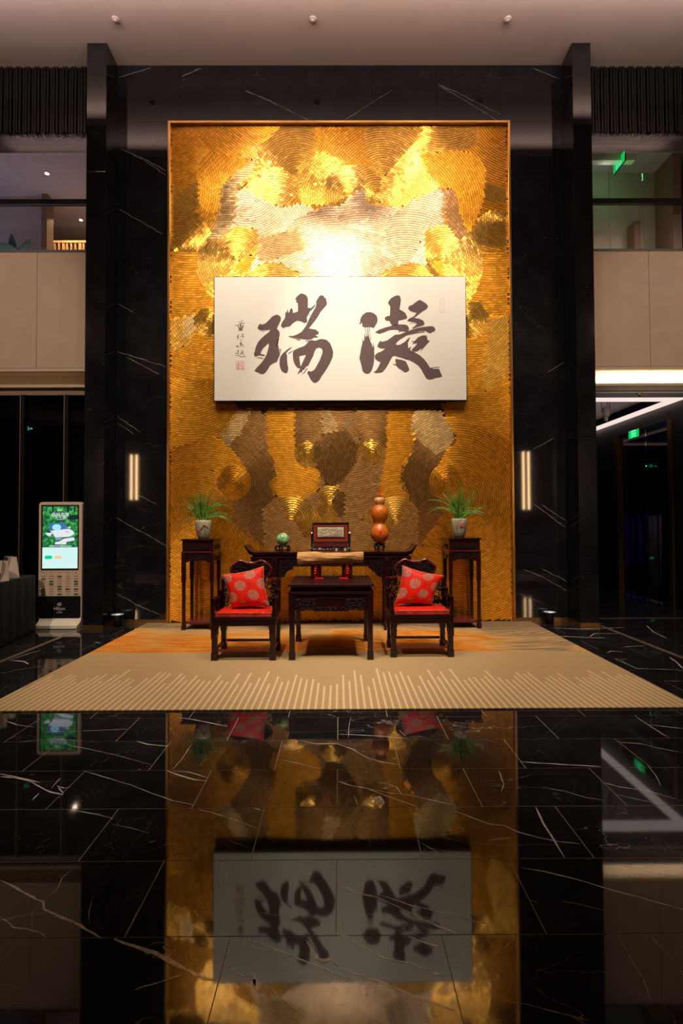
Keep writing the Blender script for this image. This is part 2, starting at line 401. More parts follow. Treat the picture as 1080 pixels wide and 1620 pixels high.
# ---- back wall of black marble slabs
YW = 7.33
wall_back = struct('wall_back', MB().box(-3.24, 3.30, 7.365, 7.6, 0, 8.2), 'dark')
def slab(x0, x1, z0, z1, y=YW):
    MB().box(x0+.0012, x1-.0012, y, 7.362, z0+.0012, z1-.0012).build('slab', 'wall_marble', wall_back)
for z0, z1 in ((.06, .757), (.757, 2.62), (2.62, 4.50), (4.50, 6.36), (6.36, 7.345)):
    slab(-3.244, -2.486, z0, z1); slab(2.522, 3.304, z0, z1)
xe = [-3.244, -2.32, -1.40, -.46, .50, 1.455, 2.41, 3.304]
for a, b in zip(xe[:-1], xe[1:]): slab(a, b, 7.345, 8.2)
WV = [[(387,142),(440,167),(490,190)],[(387,144),(425,158),(488,191)],[(692,132),(740,155),(793,182)],[(692,134),(745,165),(785,190)],[(185,122),(240,107)],[(287,121),(320,107)],
 [(185,232),(230,255),(262,277)],[(190,236),(225,250),(262,270)],[(185,330),(258,371)],[(181,480),(212,495)],[(200,565),(252,592)],[(183,556),(262,580)],[(179.5,669),(211.6,686.6)],[(180,658),(222,684)],
 [(180,819),(216,837),(264,864)],[(216,782),(249,798)],[(181,925),(196,932)],[(182,938),(216,956.5),(255,973)],[(842.6,710.8),(876,693)],[(817,716.5),(831,711.6)],[(857,799),(899,824)],
 [(843,797),(899,835)],[(827,900),(857,912),(899,935)],[(857,900),(899,920)],[(866,589),(896,572.5)],[(545,190),(620,142)],[(840,107),(890,125)]]
vm = MB()
for pts in WV:
    P = [W(x, y, YW-.0006) for x, y in pts]
    for p in P: p.x = min(max(p.x, -3.225), 3.285)
    vein_strip(vm, P, .0075, lambda d: Vector((-d.z, 0, d.x)), .006)
M['vein_grey'] = pm('vein_grey', (.20, .185, .18), .06, var=.4, vscale=30)
vm.build('vein', 'vein_grey', wall_back, kind='stuff')
# bronze skirting and the gap strip beside the mosaic
struct('baseboard_back', MB().box(-3.24, -2.49, 7.31, 7.36, 0, .06).box(2.525, 3.30, 7.31, 7.36, 0, .06), 'bronze')

# ---- the two marble pilasters
def pilaster(x0, x1, label):
    t = thing('pilaster', label, 'pillar', ((x0+x1)/2, 7.165, 0), group=None)
    cx = (x0+x1)/2
    ze = [.05, .757, 2.62, 4.50, 6.36, 8.2]
    MB().box(x0+.01, x1-.01, 7.0, 7.36, 0, 8.2).build('core', 'dark', t, off=(cx, 7.165, 0))
    for a, b in zip(ze[:-1], ze[1:]):
        MB().box(x0, x1, 6.98, 7.329, a+.001, b-.001).build('slab', 'wall_marble', t, off=(cx, 7.165, 0), bevel=.003)
    MB().box(x0-.004, x1+.002, 6.974, 7.32, 0, .05).build('skirting', 'bronze', t, off=(cx, 7.165, 0))
pilaster(-3.52, -3.245, 'tall black marble pilaster rising behind the charging kiosk on the left of the gold panel')
pilaster(3.305, 3.565, 'tall black marble pilaster between the gold panel wall and the dark corridor on the right')

# ---- ceiling, dropped panel and room shell
struct('ceiling', MB().box(-10, 10, 5.0, 7.9, 8.2, 8.35).box(-10, 10, -9, 5.0, 8.2, 8.35), 'ceiling')
struct('trim_1', MB().box(-5.9, 5.9, -7, 5.93, 7.86, 7.96), 'ceiling_dark')
struct('wall_rear', MB().box(-10, 10, -9.2, -9, 0, 8.2), 'ceiling_dark')
struct('wall_side_left', MB().box(-10.2, -10, -9, 15, 0, 8.2), 'ceiling_dark')
struct('wall_side_right', MB().box(10, 10.2, -9, 15, 0, 8.2), 'ceiling_dark')

# ---- upper floor bays: parapets, ledges
def bay(side, xa, xb, seams, name):
    w0 = struct(name, MB().box(xa, xb, 7.40, 7.50, 3.70, 5.36), 'dark')
    xs = [xa]+seams+[xb]
    for a, b in zip(xs[:-1], xs[1:]):
        MB().box(a+.003, b-.003, 7.33, 7.40, 3.705, 5.41).build('panel', 'beige_panel', w0)
    MB().box(xa, xb, 7.325, 7.45, 5.41, 5.445).build('capping', 'black_metal', w0)
    MB().box(xa, xb, 7.60, 7.64, 3.40, 3.72).build('cove_back', 'cove_white' if side > 0 else 'ledge', w0)
    MB().box(xa, xb, 7.33, 7.64, 3.66, 3.70).build('cove_top', 'ledge', w0)
    MB().box(xa, xb, 7.33, 7.60, 3.425, 3.462).build('cove_lip', 'ledge', w0)
    return w0
wl = bay(-1, -9.9, -3.53, [-8.0, -6.2, -4.40], 'wall_left')
wr = bay(1, 3.57, 9.9, [4.55, 6.3, 8.1], 'wall_right')
strip((6.8, 7.42, 3.50), (6.8, 7.60, 3.60), 6.0, .02, 34, (1, .86, .70))
strip((-6.8, 7.42, 3.50), (-6.8, 7.60, 3.60), 6.0, .02, .9, (1, .75, .5))

# ---- black tube screens hanging above the upper windows
def slat_screen(x0, x1, label):
    t = thing('slat_screen', label, 'screen', ((x0+x1)/2, 7.4, 7.2)); cx = (x0+x1)/2
    me = None; n = int((x1-x0)/.0455)
    for i in range(n):
        x = x0+.0455*(i+.5)
        if me is None:
            o = MB().box(-.014, .014, -.05, .05, 0, 1.0).build('slat', 'slat', t, bevel=.004); me = o.data
        else:
            o = inst('slat', me, t, (0, 0, 0)); b = o.modifiers.new('bevel', 'BEVEL'); b.width = .004; b.segments = 2
        o.location = (x-cx, (.012 if i % 3 == 0 else -.004), .01*((i*7) % 3)*.4)
    MB().box(x0-cx, x1-cx, .06, .10, .62, .66).box(x0-cx, x1-cx, .06, .10, .06, .10).build('rail', 'black_metal', t)
slat_screen(-7.4, -3.53, 'screen of black vertical tubes hanging from the ceiling over the left upper window')
slat_screen(3.575, 7.4, 'screen of black vertical tubes hanging from the ceiling over the right upper window')
struct('trim_2', MB().box(-9.9, -3.53, 7.52, 7.6, 7.20, 8.2).box(3.57, 9.9, 7.52, 7.6, 7.20, 8.2), 'dark')

# ---- upper glazing with handrail
def glazing(name, xa, xb, joints):
    w0 = struct(name, MB().box(xa, xb, 7.36, 7.40, 5.445, 5.46), 'black_metal')
    xs = [xa]+joints+[xb]
    for a, b in zip(xs[:-1], xs[1:]):
        MB().box(a+.004, b-.004, 7.372, 7.388, 5.46, 8.19).build('pane', 'glass', w0)
    MB().box(xa, xb, 7.42, 7.48, 6.18, 6.265).build('handrail', 'black_metal', w0, bevel=.01)
    return w0
glazing('window_1', -9.9, -3.53, [-8.0, -6.2, -4.375])
glazing('window_2', 3.57, 9.9, [4.51, 6.3, 8.1])

# ---- rooms behind the upper windows
struct('floor', MB().box(-9.9, -3.53, 7.5, 13, 5.2, 5.36).box(3.57, 9.9, 7.5, 13, 5.2, 5.36), 'ceiling_dark')
struct('ceiling', MB().box(-9.9, -3.53, 7.6, 13, 7.09, 7.2).box(3.57, 9.9, 7.6, 13, 7.09, 7.2), 'mauve')
struct('wall_left', MB().box(-9.9, -5.03, 8.62, 8.75, 5.36, 7.09), 'mauve')
struct('wall_left', MB().box(-5.03, -3.53, 11.3, 11.45, 5.36, 7.09).box(-3.72, -3.60, 7.65, 11.4, 5.36, 7.2), 'mauve')
struct('trim_3', MB().box(-5.07, -4.975, 8.55, 8.75, 5.36, 7.09), 'brown_post')
wru = struct('wall_right', MB().box(3.57, 9.9, 8.10, 8.2, 5.36, 7.09), 'dark')
for a, b in ((3.57, 4.38), (4.38, 4.93), (4.93, 5.18)):
    MB().box(a+.004, b-.004, 8.06, 8.10, 5.36, 7.09).build('panel', 'greige', wru)
struct('trim_4', MB().box(4.66, 4.76, 7.85, 8.06, 5.36, 6.18), 'brown_post')
struct('trim_5', MB().box(5.12, 5.25, 7.62, 8.06, 5.36, 7.09).box(5.42, 5.47, 7.55, 8.06, 5.36, 7.2), 'brown_post')
struct('trim_6', MB().box(3.575, 4.55, 7.62, 7.72, 6.98, 7.085), 'cove_white')
strip((-6.2, 7.9, 5.6), (-6.2, 8.4, 7.0), 2.6, .1, 5, (.62, .62, 1.0))
strip((-4.2, 8.4, 5.5), (-4.2, 9.6, 7.1), .8, .3, 5, (1, .72, .55))
strip((-5.2, 7.55, 5.5), (-5.2, 8.2, 7.1), 2.8, .05, 6, (1, .78, .78))
strip((4.5, 7.6, 5.5), (4.7, 8.1, 6.4), 1.4, .05, 3.0, (1, .78, .58))
point((4.35, 7.62, 6.72), 1.2, (.1, 1, .25), .05)
point((4.15, 7.75, 6.9), .4, (1, .8, .8), .05)

# ---- left lower glass front and the dark room behind it
d1 = struct('door_1', MB().box(-9.9, -3.53, 7.40, 7.50, 3.33, 3.425), 'brown_post')
for x in (-6.6, -5.26, -4.625, -3.985):
    MB().box(x-.028, x+.028, 7.38, 7.46, 0, 3.33).build('mullion', 'mullion', d1)
    MB().box(x-.040, x-.029, 7.385, 7.44, 0, 3.33).build('mullion_edge', 'brown_post', d1)
for a, b in ((-9.9, -6.64), (-6.57, -5.30), (-5.23, -4.667), (-4.597, -4.027), (-3.957, -3.53)):
    MB().box(a, b, 7.415, 7.427, .02, 3.32).build('pane', 'glass_dark', d1)
struct('wall_left', MB().box(-9.9, -3.6, 12.8, 13, 0, 3.4).box(-3.66, -3.55, 7.5, 13, 0, 5.2), 'dark')
struct('ceiling', MB().box(-9.9, -3.6, 7.5, 13, 3.43, 3.5), 'ceiling_dark')
strip((-5, 9.5, 3.0), (-5, 9.5, 3.43), 2, 1.0, .9, (1, .8, .6))

# ---- right corridor: soffit, tray with light strips, side wall with a portal
struct('ceiling', MB().box(3.57, 9.9, 7.60, 8.06, 3.43, 3.50).box(5.62, 9.9, 8.06, 14, 3.43, 3.5), 'ceiling_dark')
struct('ceiling', MB().box(3.60, 5.75, 8.2, 14, 3.72, 3.8), 'ceiling_dark')
M['strip_white'] = em('strip_white', (1, .80, .72), .95)
lamp = thing('cove_light', 'pale L shaped strip of light edging the corridor ceiling tray on the right', 'light', (4.7, 8.2, 3.45))
MB().box(3.57, 5.62, 8.06, 8.36, 3.435, 3.46).build('light_strip', 'strip_white', lamp, off=(4.7, 8.2, 3.45))
MB().box(5.44, 5.62, 8.36, 14, 3.435, 3.46).build('light_strip', 'strip_white', lamp, off=(4.7, 8.2, 3.45))
MB().box(3.57, 5.62, 8.06, 14, 3.80, 3.83).build('housing', 'ceiling_dark', lamp, off=(4.7, 8.2, 3.45))
struct('wall_corridor', MB().box(5.62, 5.80, 7.66, 8.50, 0, 3.43).box(5.62, 5.80, 8.5, 10.3, 3.17, 3.43).box(5.62, 5.80, 10.3, 14, 0, 3.43), 'dark')
struct('trim_7', MB().box(5.60, 5.70, 8.50, 8.60, 0, 3.17).box(5.60, 5.70, 10.16, 10.30, 0, 3.17), 'bronze')
struct('wall_corridor', MB().box(3.60, 10, 13.9, 14, 0, 3.8).box(3.5, 3.6, 7.6, 14, 0, 5.2), 'dark')
strip((4.6, 10.5, 3.40), (4.6, 10.5, 3.7), 1.2, 3.0, 9, (1, .85, .8))
strip((4.7, 7.8, 2.9), (4.7, 7.86, 3.43), 1.6, .1, 2, (1, .85, .8))  # added upward fill to lift the soffit, not a corridor fixture
# room seen through the portal
struct('ceiling', MB().box(5.8, 9.9, 8.2, 13.9, 3.36, 3.42), 'ceiling_dark')
lamp2 = thing('cove_light', 'dim pinkish light strip angled across the ceiling seen through the portal', 'light', (7, 10, 3.3))
M['strip_dim'] = em('strip_dim', (1, .72, .62), .28)
MB().box(6.56, 6.66, 8.9, 12.1, 3.30, 3.33).build('light_strip', 'strip_dim', lamp2, off=(7, 10, 3.3))
MB().box(6.56, 9.0, 12.1, 12.25, 3.30, 3.33).build('light_strip', 'strip_dim', lamp2, off=(7, 10, 3.3))
d2 = struct('door_2', MB().box(5.70, 5.712, 8.62, 9.36, .02, 3.15), 'glass_dark')
MB().box(5.70, 5.712, 9.40, 10.14, .02, 3.15).build('door_leaf', 'glass_dark', d2)
for yy in (9.33, 9.43): MB().box(5.64, 5.66, yy-.012, yy+.012, .8, 1.5).build('door_handle', 'black_metal', d2)
M['blue_curtain'] = pm('blue_curtain', (.03, .03, .22), .6)
for i, x in enumerate((7.25, 7.44, 7.62, 7.80)):
    o = MB().box(x, x+(.13 if i == 0 else .07), 12.9, 12.95, .3, 1.62).build('wall_panel', 'blue_curtain'); tag(o, 'narrow blue lit wall panel seen deep through the portal', 'panel', 'blue lit panels beyond the portal')
point((8.4, 12.0, 1.2), 22, (.12, .12, 1), .03)
o = MB().box(6.66, 6.86, 10.9, 10.96, 0, 1.57).box(6.87, 6.93, 10.88, 10.97, 0, 1.60).build('door_panel', 'greige'); tag(o, 'pale bluish standing panel beyond the portal on the far right', 'panel')
point((7.3, 10.2, 1.5), 7, (.6, .5, 1), .02)

# ================================================================== MOSAIC PANEL
def metal_tile(name, c, rough, an, met=.62):
    k = NT(name); b = k.b
    at = k.n('ShaderNodeAttribute', attribute_name='radial'); rv = k.n('ShaderNodeAttribute', attribute_name='shade')
    k.l(k.ramp(rv.outputs['Fac'], [(0, tuple(v*.80 for v in c)), (1, tuple(min(1, v*1.15) for v in c))]), b.inputs['Base Color'])
    b.inputs['Metallic'].default_value = met; b.inputs['Specular IOR Level'].default_value = .1; b.inputs['Roughness'].default_value = rough
    b.inputs['Coat Weight'].default_value = .3; b.inputs['Coat Roughness'].default_value = .24
    b.inputs['Anisotropic'].default_value = an; k.l(at.outputs['Vector'], b.inputs['Tangent'])
    return k.m
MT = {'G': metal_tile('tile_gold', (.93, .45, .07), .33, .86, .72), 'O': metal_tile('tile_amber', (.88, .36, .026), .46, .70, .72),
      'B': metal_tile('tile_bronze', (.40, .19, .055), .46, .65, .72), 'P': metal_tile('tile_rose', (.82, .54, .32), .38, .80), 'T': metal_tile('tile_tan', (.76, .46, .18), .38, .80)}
CL = 'GOBPT'
def circ(cx, cy, r, n=40): return [(cx+r*math.cos(2*PI*i/n), cy+r*math.sin(2*PI*i/n)) for i in range(n)]
REG = [  # class, centre of the rings, outline (reference-photo pixels on the panel plane), later ones win
 ('O', (250, 120), [(260,190),(540,190),(540,445),(260,445)]),
 ('O', (830, 160), [(540,190),(818,190),(818,445),(540,445)]),
 ('O', (300, 260), [(258,400),(345,400),(345,520),(258,520)]),
 ('O', (780, 250), [(735,400),(820,400),(820,520),(735,520)]),
 ('O', (330, 420), [(258,505),(345,505),(345,660),(258,660)]),
 ('O', (745, 400), [(735,500),(820,500),(820,660),(735,660)]),
 ('O', (300, 560), [(258,600),(340,600),(380,650),(350,690),(258,730)]),
 ('O', (770, 540), [(700,640),(820,600),(820,720),(720,690)]),
 ('O', (315, 815), [(258,715),(330,690),(400,700),(540,700),(540,990),(258,990)]),
 ('O', (720, 790), [(540,690),(720,660),(820,700),(820,990),(540,990)]),
 # upper part, left half
 ('O', (530, 20), [(286,201),(447,201),(416,225),(410,232),(408,252),(372,247),(345,242),(332,240),(317,225)]),
 ('O', (240, 300), [(313,268),(315,253),(332,240),(345,242),(368,247),(388,250),(405,252),(407,260),(382,267),(365,280),(352,295),(348,317),(347,340),(340,357),(333,367),(330,363),(320,350),(313,335),(312,328),(313,290)]),
 ('T', (360, 900), [(405,250),(411,266),(395,283),(378,300),(375,317),(373,340),(370,357),(362,370),(348,380),(327,379),(333,367),(340,357),(347,340),(348,317),(352,295),(365,280),(382,267)]),
 ('G', (285, 392), [(320,350),(333,365),(330,377),(318,393),(300,398),(258,395),(258,345),(300,332),(313,337)]),
 ('G', (240, 420), [(258,318),(312,285),(314,328),(300,332),(258,345)]),
 ('P', (390, 292), [(377,302),(392,301),(425,318),(445,330),(478,322),(500,333),(480,360),(460,372),(440,390),(409,380),(407,364),(395,358),(383,360),(368,362),(374,340)]),
 ('G', (440, 235), [(410,265),(428,268),(426,300),(443,322),(425,320),(392,302),(378,302),(395,284)]),
 ('G', (470, 283), [(412,226),(430,212),(445,201),(495,201),(498,228),(490,257),(470,284),(440,270),(428,269),(412,262)]),
 ('G', (433, 345), [(426,268),(445,268),(470,284),(474,310),(455,325),(443,328),(430,315),(426,295)]),
 ('G', (420, 242), [(407,238),(414,237),(415,257),(410,267),(395,285),(380,302),(376,297),(395,282),(407,263)]),
 # centre field
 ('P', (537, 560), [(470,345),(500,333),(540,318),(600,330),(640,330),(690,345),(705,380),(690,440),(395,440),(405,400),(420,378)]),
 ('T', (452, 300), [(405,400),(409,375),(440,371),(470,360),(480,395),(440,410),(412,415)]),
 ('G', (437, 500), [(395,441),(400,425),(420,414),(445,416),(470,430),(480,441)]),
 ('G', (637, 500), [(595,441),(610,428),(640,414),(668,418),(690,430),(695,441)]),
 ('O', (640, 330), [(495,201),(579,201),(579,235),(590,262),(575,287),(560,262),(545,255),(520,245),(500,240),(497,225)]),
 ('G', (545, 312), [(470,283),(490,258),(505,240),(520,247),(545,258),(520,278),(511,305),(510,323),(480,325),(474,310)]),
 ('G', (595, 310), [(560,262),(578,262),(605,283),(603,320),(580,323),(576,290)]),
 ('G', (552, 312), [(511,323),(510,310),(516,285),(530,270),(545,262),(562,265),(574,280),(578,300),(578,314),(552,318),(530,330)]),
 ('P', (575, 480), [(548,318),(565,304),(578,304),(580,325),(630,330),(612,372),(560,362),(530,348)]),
 # upper part, right half
 ('G', (605, 283), [(579,201),(674,201),(660,226),(605,284),(590,262),(579,235)]),
 ('G', (600, 340), [(605,283),(660,226),(660,246),(663,262),(680,288),(695,297),(660,316),(630,330),(605,316)]),
 ('G', (700, 150), [(672,201),(756,201),(757,222),(740,236),(715,241),(668,243),(659,240),(660,222)]),
 ('O', (620, 340), [(668,242),(715,241),(735,240),(757,250),(765,265),(765,290),(763,320),(752,345),(742,369),(735,358),(728,340),(725,310),(720,302),(697,294),(675,276),(668,258)]),
 ('P', (640, 470), [(694,297),(702,315),(702,340),(706,358),(690,358),(672,362),(666,380),(655,410),(640,420),(600,400),(612,345),(650,318)]),
 ('B', (560, 250), [(692,297),(714,300),(724,308),(727,330),(735,355),(742,370),(735,378),(725,380),(715,372),(707,355),(702,335),(702,312)]),
 ('G', (620, 300), [(659,238),(668,240),(670,258),(680,275),(697,293),(692,299),(672,280),(661,262)]),
 ('G', (745, 410), [(766,288),(803,300),(803,322),(766,318)]),
 ('G', (802, 348), [(742,369),(760,345),(776,332),(820,338),(820,385),(790,390),(757,389)]),
 # big upper discs
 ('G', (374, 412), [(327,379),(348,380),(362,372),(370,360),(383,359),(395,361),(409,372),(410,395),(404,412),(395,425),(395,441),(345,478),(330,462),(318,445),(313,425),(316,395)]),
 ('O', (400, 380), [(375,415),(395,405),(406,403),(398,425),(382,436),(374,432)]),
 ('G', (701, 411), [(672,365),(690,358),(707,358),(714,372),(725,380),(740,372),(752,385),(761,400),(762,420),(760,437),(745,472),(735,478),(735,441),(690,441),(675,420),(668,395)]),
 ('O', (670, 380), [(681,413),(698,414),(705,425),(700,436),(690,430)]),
 # middle strips
 ('G', (420, 440), [(270,507),(313,496),(306,512),(307,526),(300,545),(258,560)]),
 ('T', (420, 440), [(290,506),(313,496),(306,512),(307,526),(292,535)]),
 ('G', (329, 510), circ(329, 510, 24)), ('G', (742, 505), circ(742, 505, 31)),
 ('G', (700, 440), [(772,503),(820,499),(808,585),(770,625),(757,590),(766,560)]),
 # lower part: bronze profiles, amber bands, discs
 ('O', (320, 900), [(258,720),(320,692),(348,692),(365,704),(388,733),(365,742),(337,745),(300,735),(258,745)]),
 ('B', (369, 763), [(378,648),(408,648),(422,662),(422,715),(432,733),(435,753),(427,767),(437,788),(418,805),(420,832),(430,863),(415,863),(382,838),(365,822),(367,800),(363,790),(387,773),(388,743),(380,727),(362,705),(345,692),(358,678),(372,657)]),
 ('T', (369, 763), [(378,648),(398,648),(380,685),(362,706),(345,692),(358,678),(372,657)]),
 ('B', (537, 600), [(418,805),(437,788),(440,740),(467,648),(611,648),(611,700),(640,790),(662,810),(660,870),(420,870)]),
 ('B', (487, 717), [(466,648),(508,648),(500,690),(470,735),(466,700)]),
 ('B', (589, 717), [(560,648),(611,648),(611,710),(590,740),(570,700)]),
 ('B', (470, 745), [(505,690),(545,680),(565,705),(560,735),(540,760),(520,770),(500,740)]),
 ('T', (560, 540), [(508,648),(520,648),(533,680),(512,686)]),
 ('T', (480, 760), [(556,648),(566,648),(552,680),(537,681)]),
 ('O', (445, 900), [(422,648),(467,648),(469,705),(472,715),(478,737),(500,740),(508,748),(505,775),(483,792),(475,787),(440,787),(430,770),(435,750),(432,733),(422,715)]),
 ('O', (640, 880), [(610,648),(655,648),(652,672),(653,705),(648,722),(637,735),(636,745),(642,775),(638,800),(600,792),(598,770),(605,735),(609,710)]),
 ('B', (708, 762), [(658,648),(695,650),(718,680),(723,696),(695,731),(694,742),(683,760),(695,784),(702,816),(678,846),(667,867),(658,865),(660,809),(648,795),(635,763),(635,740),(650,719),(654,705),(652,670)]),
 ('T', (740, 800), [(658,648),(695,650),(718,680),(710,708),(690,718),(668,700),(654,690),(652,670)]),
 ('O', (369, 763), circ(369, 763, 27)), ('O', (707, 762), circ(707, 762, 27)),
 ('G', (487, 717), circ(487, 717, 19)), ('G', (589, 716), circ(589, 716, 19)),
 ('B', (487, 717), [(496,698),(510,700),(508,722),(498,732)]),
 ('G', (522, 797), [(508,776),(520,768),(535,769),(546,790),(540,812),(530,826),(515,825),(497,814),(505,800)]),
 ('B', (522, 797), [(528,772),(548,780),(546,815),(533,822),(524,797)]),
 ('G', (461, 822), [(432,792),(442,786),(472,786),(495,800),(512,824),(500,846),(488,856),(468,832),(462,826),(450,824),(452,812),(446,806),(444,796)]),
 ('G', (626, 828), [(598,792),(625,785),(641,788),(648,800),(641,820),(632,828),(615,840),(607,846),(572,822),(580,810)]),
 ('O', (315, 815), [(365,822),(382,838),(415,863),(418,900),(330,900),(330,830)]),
]
def in_poly(px, py, poly):
    r = np.zeros(px.shape, bool); n = len(poly)
    for i in range(n):
        x0, y0 = poly[i]; x1, y1 = poly[(i+1) % n]
        if y0 == y1: continue
        c = ((y0 > py) != (y1 > py)) & (px < (x1-x0)*(py-y0)/(y1-y0)+x0)
        r ^= c
    return r
GX0, GX1, GZ1 = -2.4723, 2.5085, 7.316
gx, gy = np.meshgrid(np.arange(262, 818, .5), np.arange(192, 992, .5))
lab = np.full(gx.shape, -1, np.int16)
for i, (c, ce, po) in enumerate(REG): lab[in_poly(gx, gy, po)] = i
HT, WT = 3.65, 6.0
rng = np.random.default_rng(3)
TX, TY, TR, TI = [], [], [], []
for i, (c, ce, po) in enumerate(REG):
    P = np.array(po, float); b0, b1 = P.min(0), P.max(0)
    cor = np.array([(b0[0], b0[1]), (b1[0], b0[1]), (b0[0], b1[1]), (b1[0], b1[1])])-ce
    dmax = np.hypot(*cor.T).max(); inside = (b0[0] <= ce[0] <= b1[0]) and (b0[1] <= ce[1] <= b1[1])
    if inside: dmin = 0; a0, a1 = 0, 2*PI
    else:
        q = np.clip(np.array(ce), b0, b1)-ce; dmin = np.hypot(*q)
        mid = math.atan2(*((b0+b1)/2-ce)[::-1]); an = (np.arctan2(cor[:, 1], cor[:, 0])-mid+PI) % (2*PI)-PI
        a0, a1 = mid+an.min(), mid+an.max()
    kk = max(0, int(dmin/HT))
    while kk*HT < dmax+HT:
        r = (kk+.5)*HT; n = max(4, int(round(2*PI*r/WT))); st = 2*PI/n
        js = np.arange(math.floor(a0/st)-1, math.ceil(a1/st)+1) if not inside else np.arange(n)
        a = (js+.5*(kk % 2))*st
        x = ce[0]+r*np.cos(a); y = ce[1]+r*np.sin(a)
        ok = (x > 264) & (x < 815) & (y > 195) & (y < 988)
        x, y, a = x[ok], y[ok], a[ok]
        if len(x):
            L = lab[np.clip(((y-192)*2).round().astype(int), 0, lab.shape[0]-1), np.clip(((x-262)*2).round().astype(int), 0, lab.shape[1]-1)]
            k2 = L == i
            for ddx, ddy in ((2, 0), (-2, 0), (0, 1.3), (0, -1.3)):
                k2 |= lab[np.clip(((y+ddy-192)*2).round().astype(int), 0, lab.shape[0]-1), np.clip(((x+ddx-262)*2).round().astype(int), 0, lab.shape[1]-1)] == i
            TX.append(x[k2]); TY.append(y[k2]); TR.append(a[k2]); TI.append(np.full(k2.sum(), i)); 
        kk += 1
TX, TY, TR, TI = map(np.concatenate, (TX, TY, TR, TI))
YM = 7.338
def wall_xy(px, py):
    d0 = np.array(_f2)[:, None] + np.array(_r3)[:, None]*((px-540)/F_PX) - np.array(_u3)[:, None]*((py-810)/F_PX)
    t = YM/d0[1]; return d0[0]*t, EYE+d0[2]*t
cxm, czm = wall_xy(TX, TY)
ok = (cxm > GX0+.012) & (cxm < GX1-.012) & (czm < GZ1-.014) & (czm > .03)
cxm, czm, TR, TI = cxm[ok], czm[ok], TR[ok], TI[ok]
N = len(cxm); sc = YM/F_PX
hr, wr2 = (HT-.48)*sc/2, (WT-.22)*sc/2
rx, rz = np.cos(TR), -np.sin(TR)           # radial direction in the wall plane
tx, tz = -rz, rx
reg_tr = rng.normal(0, 2.0, len(REG)) + np.array([13.0 if ce in ((369, 763), (707, 762), (487, 717), (589, 716), (522, 797), (461, 822), (626, 828)) and c in 'GO' else 0.0 for c, ce, po in REG])
reg_tr = reg_tr[TI]; reg_tt = rng.normal(0, 1.4, len(REG))[TI]
jr = np.tan(np.radians(reg_tr + rng.normal(0, .7, N))); jt = np.tan(np.radians(reg_tt + rng.normal(0, 1.0, N)))
V = np.zeros((N, 8, 3)); yb = YM - .004 - (TI % 11)*.0006
for q, (sr, st_) in enumerate(((-1, -1), (-1, 1), (1, 1), (1, -1))):
    X = cxm + rx*hr*sr + tx*wr2*st_; Z = czm + rz*hr*sr + tz*wr2*st_
    yo = yb + jr*hr*sr + jt*wr2*st_
    V[:, q] = np.stack([X, yo, Z], 1); V[:, q+4] = np.stack([X, yo+.006, Z], 1)
base_f = np.array([(0, 1, 2, 3), (0, 4, 5, 1), (1, 5, 6, 2), (2, 6, 7, 3), (3, 7, 4, 0)])
Fc = (base_f[None] + (np.arange(N)*8)[:, None, None]).reshape(-1, 4)
panel = thing('mosaic_panel', 'tall gold mosaic panel of tiny metal tiles in swirling discs behind the scroll', 'panel', (.02, 7.33, 0))
V -= np.array([.02, 7.33, 0])
me = bpy.data.meshes.new('mosaic'); me.vertices.add(N*8); me.vertices.foreach_set('co', V.ravel())
me.loops.add(Fc.size); me.loops.foreach_set('vertex_index', Fc.ravel().astype(np.int32))
me.polygons.add(len(Fc)); me.polygons.foreach_set('loop_start', np.arange(0, Fc.size, 4, dtype=np.int32))
try: me.polygons.foreach_set('loop_total', np.full(len(Fc), 4, np.int32))
except Exception: pass
for c in CL: me.materials.append(MT[c])
cls = np.array([CL.index(r[0]) for r in REG])[TI]
me.polygons.foreach_set('material_index', np.repeat(cls, 5).astype(np.int32))
at_ = me.attributes.new('radial', 'FLOAT_VECTOR', 'POINT')
at_.data.foreach_set('vector', np.repeat(np.stack([rx, np.zeros(N), rz], 1), 8, 0).ravel().astype(np.float32))
sh = me.attributes.new('shade', 'FLOAT', 'POINT'); sh.data.foreach_set('value', np.repeat(rng.random(N), 8).astype(np.float32))
me.polygons.foreach_set('use_smooth', np.zeros(len(Fc), bool)); me.update(); me.validate()
mo = bpy.data.objects.new('mosaic', me); COL.objects.link(mo); mo.parent = panel; mo['kind'] = 'stuff'
M['backing'] = pm('mosaic_backing', (.09, .04, .008), .6)
OF = (.02, 7.33, 0)
MB().box(GX0+.01, GX1-.01, 7.346, 7.364, .0146, GZ1-.01).build('backing', 'backing', panel, off=OF)
fb = MB()
fb.box(GX0-.012, GX0+.022, 7.275, 7.364, .0146, GZ1+.012).build('frame', 'frame_gold', panel, off=OF, bevel=.003)
MB().box(GX1-.022, GX1+.012, 7.275, 7.364, .0146, GZ1+.012).build('frame', 'frame_gold', panel, off=OF, bevel=.003)
MB().box(GX0+.022, GX1-.022, 7.275, 7.364, GZ1-.022, GZ1+.012).build('frame', 'frame_gold', panel, off=OF, bevel=.003)

